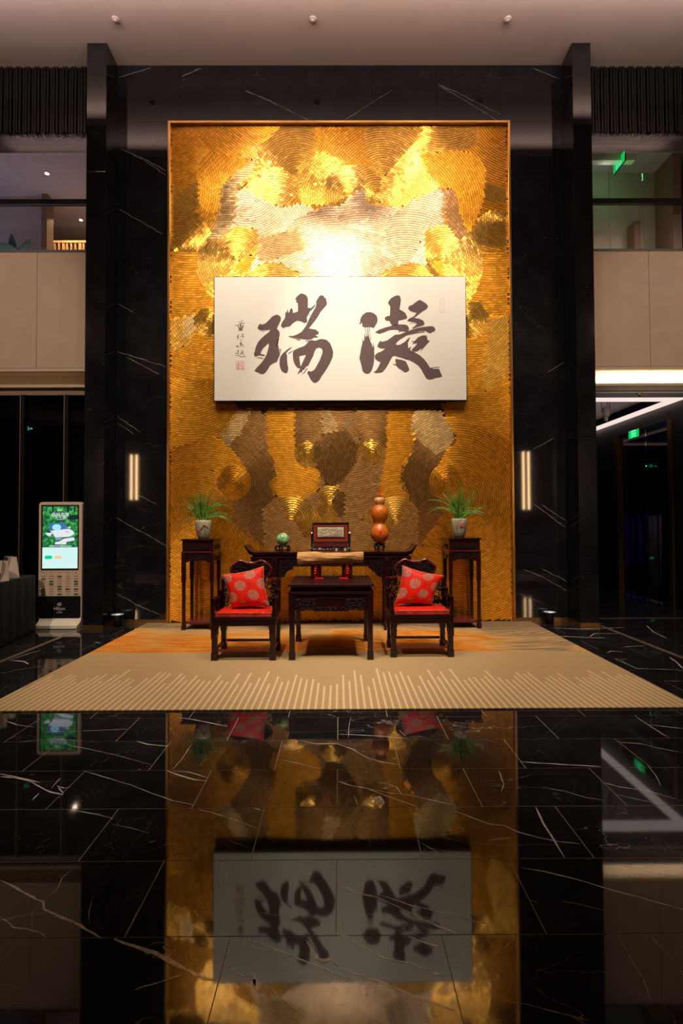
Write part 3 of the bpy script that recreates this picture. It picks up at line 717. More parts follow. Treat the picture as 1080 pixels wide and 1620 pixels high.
# ================================================================== CALLIGRAPHY SCROLL BOARD
PX0, PX1, PZ0, PZ1, YP = -1.796, 1.840, 3.190, 4.999, 7.23
board = thing('calligraphy_board', 'wide white board with two large brush characters hung on the gold mosaic', 'painting', (.02, 7.30, 4.1))
OB = (.02, 7.30, 4.1)
M['paper'] = pm('paper', (.90, .85, .785), .75, spec=.2, var=.02, vscale=60)
M['ink'] = pm('ink', (.135, .088, .088), .7, spec=.2, var=.10, vscale=30)
M['seal_red'] = pm('seal_red', (.70, .16, .11), .7); M['seal_pale'] = pm('seal_pale', (.66, .52, .45), .7)
MB().box(PX0, PX1, YP+.003, 7.322, PZ0, PZ1).build('frame', 'black_metal', board, off=OB)
MB().box(PX0+.009, PX1-.009, YP, YP+.02, PZ0+.009, PZ1-.009).build('paper', 'paper', board, off=OB)
def ink_fn(ox, oy, sc_):
    def fn(x, y):
        p = W(ox+x/sc_, oy+y/sc_, YP-.001); return (p.x, p.y, p.z)
    return fn
ZC = 7.714
A_ = [  # left character
 [[(95,500),(100,470),(130,437),(140,450),(160,450),(200,430),(240,390),(270,355),(300,338),(330,330),(360,340),(380,365),(378,400),(360,440),(340,480),(330,505),(350,520),(365,550),(362,590),(350,640),(345,700),(355,740),(360,780),(370,820),(355,850),(340,880),(335,905),(300,920),(270,935),(240,960),(220,1000),(190,1040),(160,1058),(140,1058),(100,1040),(55,1018),(75,990),(100,960),(140,920),(165,885),(187,850),(203,820),(215,780),(228,740),(233,700),(230,680),(200,705),(160,745),(140,780),(132,805),(150,815),(182,818),(180,834),(160,838),(130,828),(100,832),(75,845),(55,835),(50,810),(60,780),(75,720),(100,665),(140,620),(190,575),(230,545),(250,520),(240,515),(200,520),(160,525),(120,520)]],
 [[(105,530),(160,537),(215,522),(160,542)]], [[(345,620),(358,625),(335,690),(325,720),(318,712),(332,670)]], [[(365,745),(380,752),(375,800),(366,800)]], [[(75,850),(120,850),(170,862),(165,870),(110,860)]],
 [[(380,460),(395,420),(425,380),(432,350),(435,300),(440,295),(448,310),(460,255),(470,300),(478,310),(490,270),(510,245),(525,275),(525,310),(550,305),(585,290),(588,250),(585,190),(565,180),(570,150),(550,145),(570,115),(600,85),(625,70),(660,78),(690,95),(708,130),(710,190),(708,245),(745,250),(740,280),(725,310),(705,345),(695,370),(700,410),(690,430),(660,432),(630,415),(580,405),(540,425),(510,450),(490,475),(450,480),(410,490),(385,480)]],
 [[(735,260),(800,205),(805,215),(745,285)]], [[(725,335),(745,318),(725,350)]], [[(400,485),(420,485),(412,505)]],
 [[(810,165),(830,130),(855,97),(880,92),(905,105),(915,130),(930,125),(932,160),(943,190),(935,215),(900,255),(860,300),(840,340),(800,400),(760,450),(720,498),(760,505),(800,510),(840,540),(838,570),(805,578),(810,590),(838,600),(820,612),(790,610),(750,630),(700,638),(640,630),(580,620),(530,610),(472,600),(475,590),(530,590),(580,570),(630,540),(655,510),(690,460),(705,425),(720,390),(750,330),(790,260),(810,220)]],
 [[(472,608),(540,615),(620,632),(600,640),(540,622)]], [[(560,640),(640,640),(600,648)]], [[(670,655),(760,632),(740,640),(690,662)]],
 [[(365,870),(375,840),(400,805),(440,770),(480,740),(520,720),(500,745),(465,775),(445,800),(455,830),(455,880),(460,940),(470,980),(465,1020),(450,1048),(420,1040),(390,1020),(370,980),(362,930)]],
 [[(470,800),(530,765),(530,772),(470,815)]],
 [[(525,790),(540,765),(600,735),(660,715),(690,690),(720,650),(760,640),(800,650),(850,630),(890,627),(940,640),(980,680),(1005,740),(1018,790),(1010,850),(980,920),(940,990),(900,1050),(870,1090),(850,1130),(820,1155),(790,1165),(770,1155),(740,1120),(720,1080),(700,1040),(715,1015),(750,1025),(790,1000),(830,930),(860,870),(885,800),(888,765),(870,740),(840,735),(810,745),(790,780),(775,830),(745,890),(730,920),(710,960),(690,960),(660,1010),(650,1000),(630,1040),(615,1030),(600,1050),(580,1055),(602,1012),(615,990),(580,980),(550,940),(530,890),(525,840)],
  [(603,840),(640,830),(685,820),(665,870),(640,920),(620,965),(612,920)]],
 [[(625,1065),(660,1035),(700,975),(705,990),(665,1045)]],
]
B_ = [  # right character
 [[(62,440),(75,420),(72,395),(85,360),(110,325),(150,302),(195,297),(240,312),(275,345),(288,390),(278,430),(255,470),(238,495),(210,485),(170,483),(130,488),(100,475),(97,430),(85,432),(80,450),(70,452)]],
 [[(100,680),(103,600),(110,655),(122,640),(128,550),(140,610),(150,560),(155,600),(175,570),(185,610),(200,660),(215,690),(225,730),(235,660),(240,740),(250,680),(245,780),(247,830),(243,900),(235,950),(215,1010),(190,1045),(160,1055),(125,1045),(100,1015),(90,960),(75,900),(63,860),(75,800),(85,740)]],
 [[(130,488),(137,488),(152,575),(146,575)]], [[(165,484),(173,484),(166,580),(158,580)]], [[(186,485),(193,488),(182,575),(176,575)]], [[(195,560),(200,565),(205,640),(198,640)]],
 [[(412,190),(425,160),(450,130),(490,105),(535,92),(560,105),(570,150),(565,200),(553,265),(590,285),(625,310),(648,360),(640,380),(600,392),(560,400),(540,405),(538,455),(500,465),(460,460),(440,430),(432,408),(375,405),(390,398),(372,380),(380,360),(405,347),(435,345),(440,280),(440,230),(425,205)]],
 [[(255,545),(300,515),(370,490),(440,470),(500,455),(560,448),(620,450),(655,465),(670,500),(665,525),(630,540),(590,535),(560,535),(550,550),(540,520),(490,515),(430,520),(370,545),(310,565),(290,560)]],
 [[(657,255),(670,225),(710,210),(760,170),(800,148),(850,175),(890,205),(903,235),(880,265),(830,295),(790,325),(760,350),(730,370),(790,378),(840,400),(860,440),(840,465),(800,475),(750,490),(720,505),(705,495),(740,470),(765,445),(745,430),(700,420),(645,410),(665,380),(710,360),(740,340),(760,308),(720,300),(680,285)]],
 [[(655,440),(700,432),(755,440),(700,438)]],
 [[(283,720),(290,690),(320,645),(330,660),(370,655),(410,640),(450,610),(500,575),(560,570),(630,540),(700,515),(780,490),(850,480),(930,470),(970,475),(993,515),(975,540),(950,545),(935,560),(900,550),(870,530),(800,535),(720,560),(650,580),(600,610),(560,635),(530,660),(508,690),(530,703),(570,690),(620,660),(655,625),(685,600),(670,640),(655,680),(660,720),(655,740),(700,720),(680,760),(740,790),(800,825),(850,870),(890,920),(925,978),(1040,965),(1045,973),(955,986),(960,992),(1035,990),(1075,1085),(1040,1098),(990,1105),(950,1122),(910,1125),(880,1110),(850,1060),(820,1000),(780,950),(720,910),(660,880),(600,860),(540,850),(500,835),(470,840),(445,880),(420,930),(390,980),(350,1030),(320,1040),(270,1045),(235,1035),(270,1010),(300,960),(320,910),(290,900),(255,870),(250,830),(280,800),(330,780),(380,745),(330,745),(300,735)]],
 [[(690,660),(740,650),(780,605),(830,585),(880,583),(890,610),(895,640),(925,650),(890,690),(850,735),(803,790),(828,740),(770,780),(720,785),(700,755),(740,720),(770,680),(740,685),(700,690),(730,668)]],
 [[(640,590),(760,548),(850,535),(870,545),(760,560)]],
 [[(510,865),(540,875),(580,880),(630,900),(655,950),(673,1000),(660,1025),(620,1038),(580,1010),(540,985),(510,950),(460,935),(515,930),(500,900)]],
 [[(560,852),(640,868),(700,888),(640,880)]],
]
for ox, oy, polys in ((395, 455, A_), (560, 455, B_)):
    b = MB()
    for lp in polys: flat_poly(b, lp, ink_fn(ox, oy, ZC))
    b.build('brush_character', 'ink', board, off=OB)
def stroke(mb, pts, wd, fn):
    P = [Vector((*p, 0)) for p in pts]; n = len(P); L = []; R = []
    for i, p in enumerate(P):
        d = (P[min(i+1, n-1)]-P[max(i-1, 0)]).normalized(); s = Vector((-d.y, d.x, 0))
        k = wd*.5*(.55 if i in (0, n-1) else 1); L.append(p+s*k); R.append(p-s*k)
    mb.add([fn(q.x, q.y) for q in L+R], [(i, i+1, i+n+1, i+n) for i in range(n-1)])
SG = ink_fn(360, 495, 16.2)
b = MB()
for pts, wd in [([(180,330),(230,322),(330,290),(380,268),(445,262)],16),([(365,170),(360,220),(385,215)],16),([(285,265),(300,215),(320,250)],20),([(345,230),(335,300)],22),([(265,335),(290,400),(310,450)],26),
  ([(335,300),(330,460)],48),([(385,300),(400,330),(370,400),(360,450)],26),([(270,460),(330,440),(390,455)],22),([(290,340),(390,350)],18),([(290,395),(380,395)],40),
  ([(225,620),(260,600),(290,540)],16),([(260,570),(265,660)],34),([(235,665),(275,650)],20),([(285,640),(320,620),(365,590)],8),([(375,525),(362,560),(370,600),(400,610),(395,540),(375,525)],14),([(370,600),(405,640),(415,600)],18),
  ([(300,700),(330,680),(350,650)],8),([(360,670),(368,675)],12),([(345,700),(345,800)],24),([(310,800),(330,770),(345,800),(330,850)],34),([(190,862),(240,858),(265,840)],18),([(265,825),(255,880),(290,885)],22),([(375,780),(380,850)],18),([(410,815),(380,850),(400,870),(375,885)],14),([(330,830),(320,885)],16),
  ([(240,985),(290,940)],18),([(265,960),(275,1030)],36),([(190,1055),(225,1035),(290,1060)],20),([(385,945),(350,975),(395,970)],16),([(370,985),(350,1040),(325,1080)],24),([(375,1020),(415,1080)],24),([(380,985),(395,1030)],24),([(195,1100),(270,1090),(340,1125),(410,1122),(460,1122),(430,1095)],16)]:
    stroke(b, pts, wd, SG)
b.build('signature', 'ink', board, off=OB, kind='stuff')
b = MB()
for pts, wd in [([(215,1240),(430,1238)],10),([(430,1238),(432,1455)],8),([(432,1452),(215,1458)],12),([(217,1458),(217,1240)],14),([(322,1245),(322,1455)],12),([(217,1345),(432,1345)],12),
  ([(235,1275),(300,1268)],14),([(240,1320),(305,1310)],20),([(270,1250),(270,1340)],16),([(290,1300),(300,1340)],30),([(340,1280),(420,1275)],8),([(360,1250),(360,1340)],16),([(400,1265),(400,1330)],8),
  ([(235,1390),(300,1380)],14),([(250,1350),(250,1450)],22),([(285,1360),(290,1450)],26),([(240,1430),(310,1430)],18),([(345,1380),(380,1350),(370,1440)],22),([(390,1400),(430,1440)],14),([(340,1440),(400,1435)],22)]:
    stroke(b, pts, wd, SG)
b.build('red_seal', 'seal_red', board, off=OB, kind='stuff')
SG2 = ink_fn(685, 465, 36.0)
b = MB()
for pts, wd in [([(390,265),(630,265)],28),([(635,270),(635,1050)],28),([(630,1065),(390,1065)],24),([(378,1050),(378,280)],28),([(500,340),(580,340)],34),([(520,360),(515,430)],24),([(470,590),(560,540)],26),([(550,630),(620,630)],22),([(460,700),(580,690)],26),([(470,720),(460,790)],24),([(450,850),(455,930)],34),([(540,830),(580,850)],34),([(540,940),(580,940)],36),([(440,1030),(560,1030)],24)]:
    stroke(b, pts, wd, SG2)
b.build('corner_seal', 'seal_pale', board, off=OB, kind='stuff')

# ================================================================== RUG
def rug_mat():
    k = NT('rug_wool'); b = k.b; co = k.coord()
    sx = k.n('ShaderNodeSeparateXYZ'); k.l(co, sx.inputs[0]); X, Y = sx.outputs[0], sx.outputs[1]
    def fr(v): return k.math('FRACT', v)
    def wn(v):
        q = k.n('ShaderNodeTexWhiteNoise', noise_dimensions='1D'); k.l(v, q.inputs['W']); return q.outputs['Value']
    # tan pile with fine speckle
    sp = k.noise(co, 160, 3, .7); tan = k.ramp(sp, [(.25, (.33, .21, .10)), (.75, (.47, .31, .16))])
    # pale lines of uneven length running back from the front edge
    u = k.math('DIVIDE', X, .0545); cell = k.math('FLOOR', u)
    prof = k.math('SUBTRACT', 1, k.math('MULTIPLY', k.math('ABSOLUTE', k.math('SUBTRACT', fr(u), .5)), 5.2), clamp=True)
    lmask = k.math('GREATER_THAN', prof, .12)
    ln = k.math('ADD', 4.40, k.math('ADD', k.math('MULTIPLY', wn(cell), .42), k.math('MULTIPLY', wn(k.math('FLOOR', k.math('DIVIDE', cell, 3))), .22)))
    lm = k.math('MULTIPLY', lmask, k.math('LESS_THAN', Y, ln))
    tan2 = k.mix(k.math('MULTIPLY', lm, .62), tan, (.74, .55, .34))
    # woven field: rows along x, swirls of orange, yellow and taupe
    wy = k.math('MULTIPLY', k.math('SUBTRACT', X, -.2), 1.0)
    sw = k.noise(k.mapping(co, (.55, 1.0, 1)), 1.25, 2, .5, 1.4)
    rows = k.noise(k.mapping(co, (1.3, 48, 1)), 1.0, 4, .75)
    ringv = k.n('ShaderNodeVectorMath', operation='DISTANCE'); ringv.inputs[1].default_value = (1.1, 7.6, 0)
    k.l(k.mapping(co, (.62, 1, 1)), ringv.inputs[0])
    rr = k.math('ADD', k.math('MULTIPLY', ringv.outputs['Value'], 13), k.math('MULTIPLY', sw, 3))
    arcs = k.noise(k.mapping(co, (.3, .3, 1)), 3, 1)
    cx = k.n('ShaderNodeCombineXYZ'); k.l(k.math('MULTIPLY', rr, 1.7), cx.inputs[0]); k.l(k.math('MULTIPLY', X, .8), cx.inputs[1])
    arcn = k.noise(cx.outputs[0], 1.5, 3, .6)
    right = k.math('MULTIPLY', k.math('ADD', X, .25), 2.2, clamp=True)
    mixn = k.mix(right, rows, arcn)
    wv = k.n('ShaderNodeSeparateColor'); k.l(mixn, wv.inputs[0]); tex = wv.outputs[0]
    heat = k.math('ADD', .635, k.math('ADD', k.math('MULTIPLY', k.math('SUBTRACT', tex, .5), 1.7), k.math('MULTIPLY', k.math('SUBTRACT', sw, .5), .9)))
    heat = k.math('SUBTRACT', heat, k.math('MULTIPLY', k.math('MAXIMUM', 0, k.math('SUBTRACT', Y, 6.30)), .55))
    heat = k.math('SUBTRACT', heat, k.math('MULTIPLY', k.math('MAXIMUM', 0, k.math('SUBTRACT', X, 1.2)), .20))
    fieldc = k.ramp(heat, [(.16, (.20, .13, .075)), (.30, (.40, .265, .14)), (.39, (.50, .33, .15)), (.46, (.62, .32, .045)), (.57, (.60, .17, .008)), (.68, (.42, .060, .004)), (.76, (.66, .24, .015)), (.86, (.74, .40, .08))])
    fine = k.math('FRACT', k.math('MULTIPLY', Y, 38)); dk = k.math('MULTIPLY', k.math('LESS_THAN', fine, .22), .35)
    fieldc = k.mix(dk, fieldc, (.20, .12, .06))
    inf = k.math('GREATER_THAN', k.math('ADD', Y, k.math('MULTIPLY', k.noise(co, 30, 1), .02)), 5.63)
    k.l(k.mix(inf, tan2, fieldc), b.inputs['Base Color'])
    b.inputs['Roughness'].default_value = .95; b.inputs['Specular IOR Level'].default_value = .1
    k.bump(k.math('ADD', sp, lm), .5, .004)
    return k.m
M['rug'] = rug_mat()
rug = MB().box(-2.772, 2.741, 3.908, 7.325, .0008, .014).build('rug', 'rug', bevel=.004)
tag(rug, 'large tan rug with pale lines along its front and orange swirls under the furniture', 'rug')

# ================================================================== ROSEWOOD FURNITURE
def carve(mb, x0, x1, z0, z1, pos, n, r=.0055, ax='y', size=None, poly=None, mi=0):
    """scroll carving: little spirals and beads standing proud of a panel"""
    size = size or min(z1-z0, x1-x0)*.42
    for _ in range(n):
        for _t in range(20):
            cx, cz = rnd.uniform(x0, x1), rnd.uniform(z0, z1)
            if poly is None or in_poly(np.array([cx]), np.array([cz]), poly)[0]: break
        a0 = rnd.uniform(0, 2*PI); sg = rnd.choice((-1, 1)); R = size*rnd.uniform(.55, 1.0); pts = []
        for i in range(9):
            t = i/8; q = R*(1-.75*t); a = a0+sg*t*5.2
            u = min(max(cx+q*math.cos(a), x0), x1); v = min(max(cz+q*math.sin(a), z0), z1)
            pts.append((u, pos, v) if ax == 'y' else (pos, u, v))
        mb.tube(pts, [r*(.6+.6*i/8) for i in range(9)], 4, mi)
    return mb
def leg_block(x, y, w_, h, foot=.085, ins=.006):
    b = MB(); b.box(x-w_/2+ins, x+w_/2-ins, y-w_/2+ins, y+w_/2-ins, foot, h)
    b.box(x-w_/2, x+w_/2, y-w_/2, y+w_/2, 0, foot); b.box(x-w_/2, x+w_/2, y-w_/2, y+w_/2, h*.62, h)
    return b
ZR = .0145   # top of the rug

# ---- tea table
tt = thing('tea_table', 'square rosewood tea table with carved apron between the two armchairs', 'table', (-.092, 5.725, ZR))
for x in (-.4075, .4075):
    for y in (-.4125, .4125): leg_block(x, y, .066, .685).build('leg', 'rosewood', tt, bevel=.004)
MB().box(-.448, .448, -.452, .452, .762, .784).build('tabletop', 'rosewood', tt, bevel=.006)
MB().box(-.355, .355, -.36, .36, .784, .7852).build('top_panel', 'rosewood', tt)
MB().box(-.42, .42, -.425, .425, .708, .762).build('waist', 'rosewood', tt, bevel=.003)
MB().box(-.446, .446, -.45, .45, .685, .708).build('moulding', 'rosewood', tt, bevel=.006)
ap = [(-.375, .69), (.375, .69), (.375, .515), (.33, .515), (.30, .505), (.27, .515), (.20, .515), (.17, .503), (-.17, .503), (-.20, .515), (-.27, .515), (-.30, .505), (-.33, .515), (-.375, .515)]
for s_ in (-1, 1): MB().prism(ap, s_*.425-.010, s_*.425+.010).build('apron', 'rosewood', tt, bevel=.002)
for s_ in (-1, 1): MB().prism(ap, s_*.42-.010, s_*.42+.010, 'x').build('apron', 'rosewood', tt, bevel=.002)
cb = MB(); carve(cb, -.365, -.15, .525, .625, -.436, 46, .005, size=.035); carve(cb, .15, .365, .525, .625, -.436, 46, .005, size=.035); carve(cb, -.15, .15, .515, .545, -.436, 12, .004, size=.02)
cb.tube([(-.37, -.436, .635), (-.12, -.436, .632), (-.10, -.436, .64), (.10, -.436, .64), (.12, -.436, .632), (.37, -.436, .635)], .004, 5)
cb.build('carving', 'carving', tt, kind='stuff')
cb = MB(); carve(cb, -.42, .42, .7875, .7885, 0, 0)
for i in range(70):
    x, y = rnd.uniform(-.40, .40), rnd.uniform(.33, .43); r_ = rnd.uniform(.01, .022); a0 = rnd.uniform(0, 6)
    cb.tube([(x+r_*(1-.7*t/6)*math.cos(a0+t*.8), y+.6*r_*(1-.7*t/6)*math.sin(a0+t*.8), .786) for t in range(7)], .003, 4)
cb.build('carving', 'carving', tt, kind='stuff')

# ---- armchairs
def make_chair():
    t = thing('armchair', 'left rosewood armchair with stepped carved back and red cushions', 'chair', (-1.0025, 5.52, ZR), group=None)
    for x in (-.3025, .3025):
        for y in (-.212, .212): leg_block(x, y, .066, .36, .075).build('leg', 'rosewood', t, bevel=.004)
    b = MB().box(-.34, .34, -.25, .25, .415, .452).box(-.333, .333, -.243, .243, .39, .415); b.build('seat_frame', 'rosewood', t, bevel=.006)
    MB().box(-.33, .33, -.24, .24, .355, .392).build('apron', 'rosewood', t, bevel=.003)
    MB().box(-.27, .27, -.225, -.198, .088, .113).build('stretcher', 'rosewood_red', t, bevel=.003)
    MB().box(-.27, .27, .198, .225, .096, .122).build('stretcher', 'rosewood', t, bevel=.003)
    for s_ in (-1, 1):
        MB().box(s_*.302-.013, s_*.302+.013, -.18, .18, .088, .113).build('stretcher', 'rosewood', t, bevel=.003)
        MB().prism([(s_*.27, .355), (s_*.255, .355), (s_*.268, .30), (s_*.262, .28), (s_*.27, .26)], -.222, -.20).build('leg_bracket', 'rosewood', t)
        # arm: front post, rail with a step towards the back, carved infill
        a = MB().box(s_*.317-.0175, s_*.317+.0175, -.243, -.205, .452, .640).box(s_*.317-.017, s_*.317+.017, -.243, .06, .612, .640).box(s_*.317-.017, s_*.317+.017, .03, .06, .612, .69).box(s_*.317-.017, s_*.317+.017, .03, .22, .665, .694)
        ar = a.build('armrest', 'rosewood', t, bevel=.004)
        MB().box(s_*.317-.006, s_*.317+.006, -.14, -.03, .50, .612).box(s_*.317-.006, s_*.317+.006, .05, .2, .46, .66).build('arm_panel', 'carving', ar)
        cb = MB(); carve(cb, -.13, -.04, .50, .60, s_*.317-s_*.010, 12, .005, 'x', .03); carve(cb, .06, .19, .47, .65, s_*.317-s_*.010, 18, .005, 'x', .03); cb.build('carving', 'carving', ar, kind='stuff')
        MB().box(s_*.318-.017, s_*.318+.017, .205, .238, .452, .80).build('back_post', 'rosewood', t, bevel=.004)
        MB().box(min(s_*.30, s_*.205), max(s_*.30, s_*.205), .21, .234, .775, .803).build('shoulder_rail', 'rosewood_red', t, bevel=.005)
        cb = MB(); carve(cb, min(s_*.30, s_*.18), max(s_*.30, s_*.18), .48, .77, .222, 34, .007, 'y', .04); cb.build('fretwork', 'carving', t, kind='stuff')
    half = [(.14, .80), (.19, .828), (.206, .848), (.226, .885), (.228, .912), (.21, .938), (.165, .972), (.135, .994), (.108, .997), (.075, .982), (.04, .972), (0, .970)]
    full = half + [(-x, z) for x, z in half[-2::-1]]
    MB().prism(full, .213, .231).build('back_panel', 'carving', t)
    cb = MB(); carve(cb, -.20, .20, .84, .96, .211, 70, .006, 'y', .035, full); carve(cb, -.15, .15, .50, .82, .207, 50, .006, 'y', .045); cb.build('carving', 'carving', t, kind='stuff')
    MB().box(-.165, .165, .214, .230, .452, .82).build('splat', 'rosewood', t, bevel=.003)
    MB().tube([(x, .221, z) for x, z in full], .0165, 8, closed=False).build('crest_rail', 'rosewood_red', t, smooth=True)
    return t
ch1 = make_chair()
ch2 = copy_tree(ch1); ch2.location = (.8695, 5.615, ZR); ch2['label'] = 'right rosewood armchair with stepped carved back and red cushions'
ch1['group'] = ch2['group'] = 'pair of rosewood armchairs'

# ---- red brocade cushions
def brocade(name, uvmode=True):
    k = NT(name); b = k.b; uv = k.coord('UV'); s_ = k.n('ShaderNodeSeparateXYZ'); k.l(uv, s_.inputs[0])
    u, v = s_.outputs[0], s_.outputs[1]
    def lattice(ou, ov):
        a = k.math('SUBTRACT', k.math('FRACT', k.math('ADD', u, ou)), .5); c = k.math('SUBTRACT', k.math('FRACT', k.math('ADD', v, ov)), .5)
        return k.math('SQRT', k.math('ADD', k.math('MULTIPLY', a, a), k.math('MULTIPLY', c, c)))
    d = k.math('MINIMUM', lattice(0, 0), lattice(.5, .5))
    ins = k.math('LESS_THAN', d, .245)
    nz = k.noise(uv, 22, 3, .8)
    nz2 = k.noise(uv, 15, 2, .6)
    thr = k.math('MULTIPLY', k.math('GREATER_THAN', nz, .47), ins)
    thr = k.math('MAXIMUM', thr, k.math('MULTIPLY', k.math('GREATER_THAN', d, .222), ins))
    thread = k.ramp(nz2, [(.35, (.07, .04, .10)), (.46, (.34, .20, .09)), (.54, (.44, .34, .24)), (.60, (.10, .07, .15)), (.70, (.30, .16, .08))])
    red = k.ramp(k.noise(uv, 3, 2), [(.3, (.60, .010, .004)), (.7, (.74, .020, .006))])
    k.l(k.mix(k.math('MULTIPLY', thr, .86), red, thread), b.inputs['Base Color'])
    b.inputs['Roughness'].default_value = .5; b.inputs['Specular IOR Level'].default_value = .15
    k.bump(thr, .25, .002)
    return k.m
M['brocade'] = brocade('red_brocade')
M['satin'] = pm('red_satin', (.66, .014, .005), .5, spec=.2, var=.35, vscale=14)
M['brocade_edge'] = pm('brocade_edge', (.48, .20, .12), .5, var=.75, vscale=45)
M['cord_red'] = pm('cord_red', (.90, .02, .012), .5, spec=.2)
M['satin_band'] = pm('satin_band', (.50, .03, .02), .42, var=.8, vscale=9)
def seat_cushion(x0, x1, yf, yb, z0, label):
    b = MB(); n = 14; vs = []; uv = []; fs = []
    for j in range(n+1):
        for i in range(n+1):
            u, v = i/n, j/n; e = min(u, 1-u, v, 1-v)
            vs.append((x0+(x1-x0)*u, yf+(yb-yf)*v, z0+.034+.010*min(1, e*7)+.002*math.sin(9*u+4*v))); uv.append((u*(x1-x0)/.235+.3, v*(yb-yf)/.235+.2))
    for j in range(n):
        for i in range(n): a = j*(n+1)+i; fs.append((a, a+1, a+n+2, a+n+1))
    b.add(vs, fs); b.uv = uv
    o = b.build('seat_cushion', 'satin', smooth=True); tag(o, label, 'cushion', 'red brocade seat cushions')
    e = MB().box(x0, x1, yf-.001, yb, z0, z0+.036); e.build('cushion_side', 'satin_band', o)
    MB().tube([(x0, yf, z0+.036), (x1, yf, z0+.036), (x1, yb, z0+.036), (x0, yb, z0+.036)], .0045, 6, closed=True).build('piping', 'brocade_edge', o, smooth=True)
    return o
seat_cushion(-1.293, -.712, 5.285, 5.70, ZR+.4525, 'red brocade seat cushion lying on the left armchair')
seat_cushion(.579, 1.160, 5.38, 5.795, ZR+.4525, 'red brocade seat cushion lying on the right armchair')
def pillow(c, label, thick=.075):
    """soft square cushion spanned between four leaning corners (bl, br, tr, tl)"""
    bl, br, tr, tl = [Vector(p) for p in c]; n = 18
    nrm = (br-bl).cross(tl-bl).normalized()
    if nrm.y > 0: nrm = -nrm
    vs = []; uv = []; fs = []
    def pt(u, v, s_):
        pu = u*(1-.10*(1-v*v)*abs(u)**2); pv = v*(1-.10*(1-u*u)*abs(v)**2)
        a, q = (pu+1)/2, (pv+1)/2
        p = bl*(1-a)*(1-q)+br*a*(1-q)+tr*a*q+tl*(1-a)*q
        th = thick*(max(0, (1-u*u)*(1-v*v)))**.42 + .004
        return p+nrm*th*s_+nrm*(.006*math.sin(5*u+2*v)*math.sin(4*v)*(1-u*u)*(1-v*v))
    for s_ in (1, -1):
        for j in range(n+1):
            for i in range(n+1):
                u, v = -1+2*i/n, -1+2*j/n; vs.append(pt(u, v, s_)); uv.append((u*.21/.235+.72, v*.21/.235+.38))
    N2 = (n+1)**2
    for j in range(n):
        for i in range(n):
            a = j*(n+1)+i; fs.append((a, a+1, a+n+2, a+n+1)); fs.append((N2+a, N2+a+n+1, N2+a+n+2, N2+a+1))
    rim = [i for i in range(n+1)]+[j*(n+1)+n for j in range(1, n+1)]+[n*(n+1)+i for i in range(n-1, -1, -1)]+[j*(n+1) for j in range(n-1, 0, -1)]
    for a, q in zip(rim, rim[1:]+rim[:1]): fs.append((a, N2+a, N2+q, q))
    b = MB().add(vs, fs); b.uv = uv
    o = b.build('throw_pillow', 'brocade', smooth=True); tag(o, label, 'pillow', 'red brocade throw pillows')
    MB().tube([(Vector(vs[a])+Vector(vs[a+N2]))/2 for a in rim], .004, 6, closed=True).build('piping', 'brocade_edge', o, smooth=True)
    return o
pillow([(-1.172, 5.50, .522), (-.760, 5.50, .530), (-.845, 5.64, .958), (-1.305, 5.62, .868)], 'red pillow with round gold medallions leaning left on the left armchair')
pillow([(.605, 5.62, .530), (1.018, 5.62, .532), (1.172, 5.72, .836), (.712, 5.74, .952)], 'red pillow with round gold medallions leaning right on the right armchair')

# ---- long altar table against the mosaic
at_ = thing('altar_table', 'long rosewood altar table with upturned ends standing against the gold mosaic', 'table', (-.12, 6.93, ZR))
HW = 1.075
MB().box(-HW, HW, -.19, .19, 1.005, 1.041).build('tabletop', 'rosewood', at_, bevel=.004)
for s_ in (-1, 1):
    fl = [(s_*1.02, 1.041), (s_*1.06, 1.052), (s_*1.10, 1.085), (s_*1.128, 1.128), (s_*1.15, 1.132), (s_*1.14, 1.10), (s_*1.105, 1.045), (s_*1.075, 1.005), (s_*1.02, 1.005)]
    MB().prism(fl, -.19, .19).build('upturned_end', 'rosewood', at_, bevel=.003)
MB().box(-HW+.03, HW-.03, -.165, .165, .975, 1.005).build('waist', 'rosewood', at_)
MB().box(-HW, HW, -.185, .185, .955, .976).build('moulding', 'rosewood', at_, bevel=.004)
MB().box(-HW+.01, HW-.01, -.172, -.148, .845, .956).build('apron', 'rosewood', at_, bevel=.003)
MB().box(-HW+.01, HW-.01, .148, .172, .845, .956).build('apron', 'rosewood', at_, bevel=.003)
cb = MB(); carve(cb, -.52, .52, .865, .945, -.174, 90, .006, size=.035); cb.tube([(-.5, -.175, .855), (.5, -.175, .855)], .008, 6); cb.build('carving', 'carving', at_, kind='stuff')
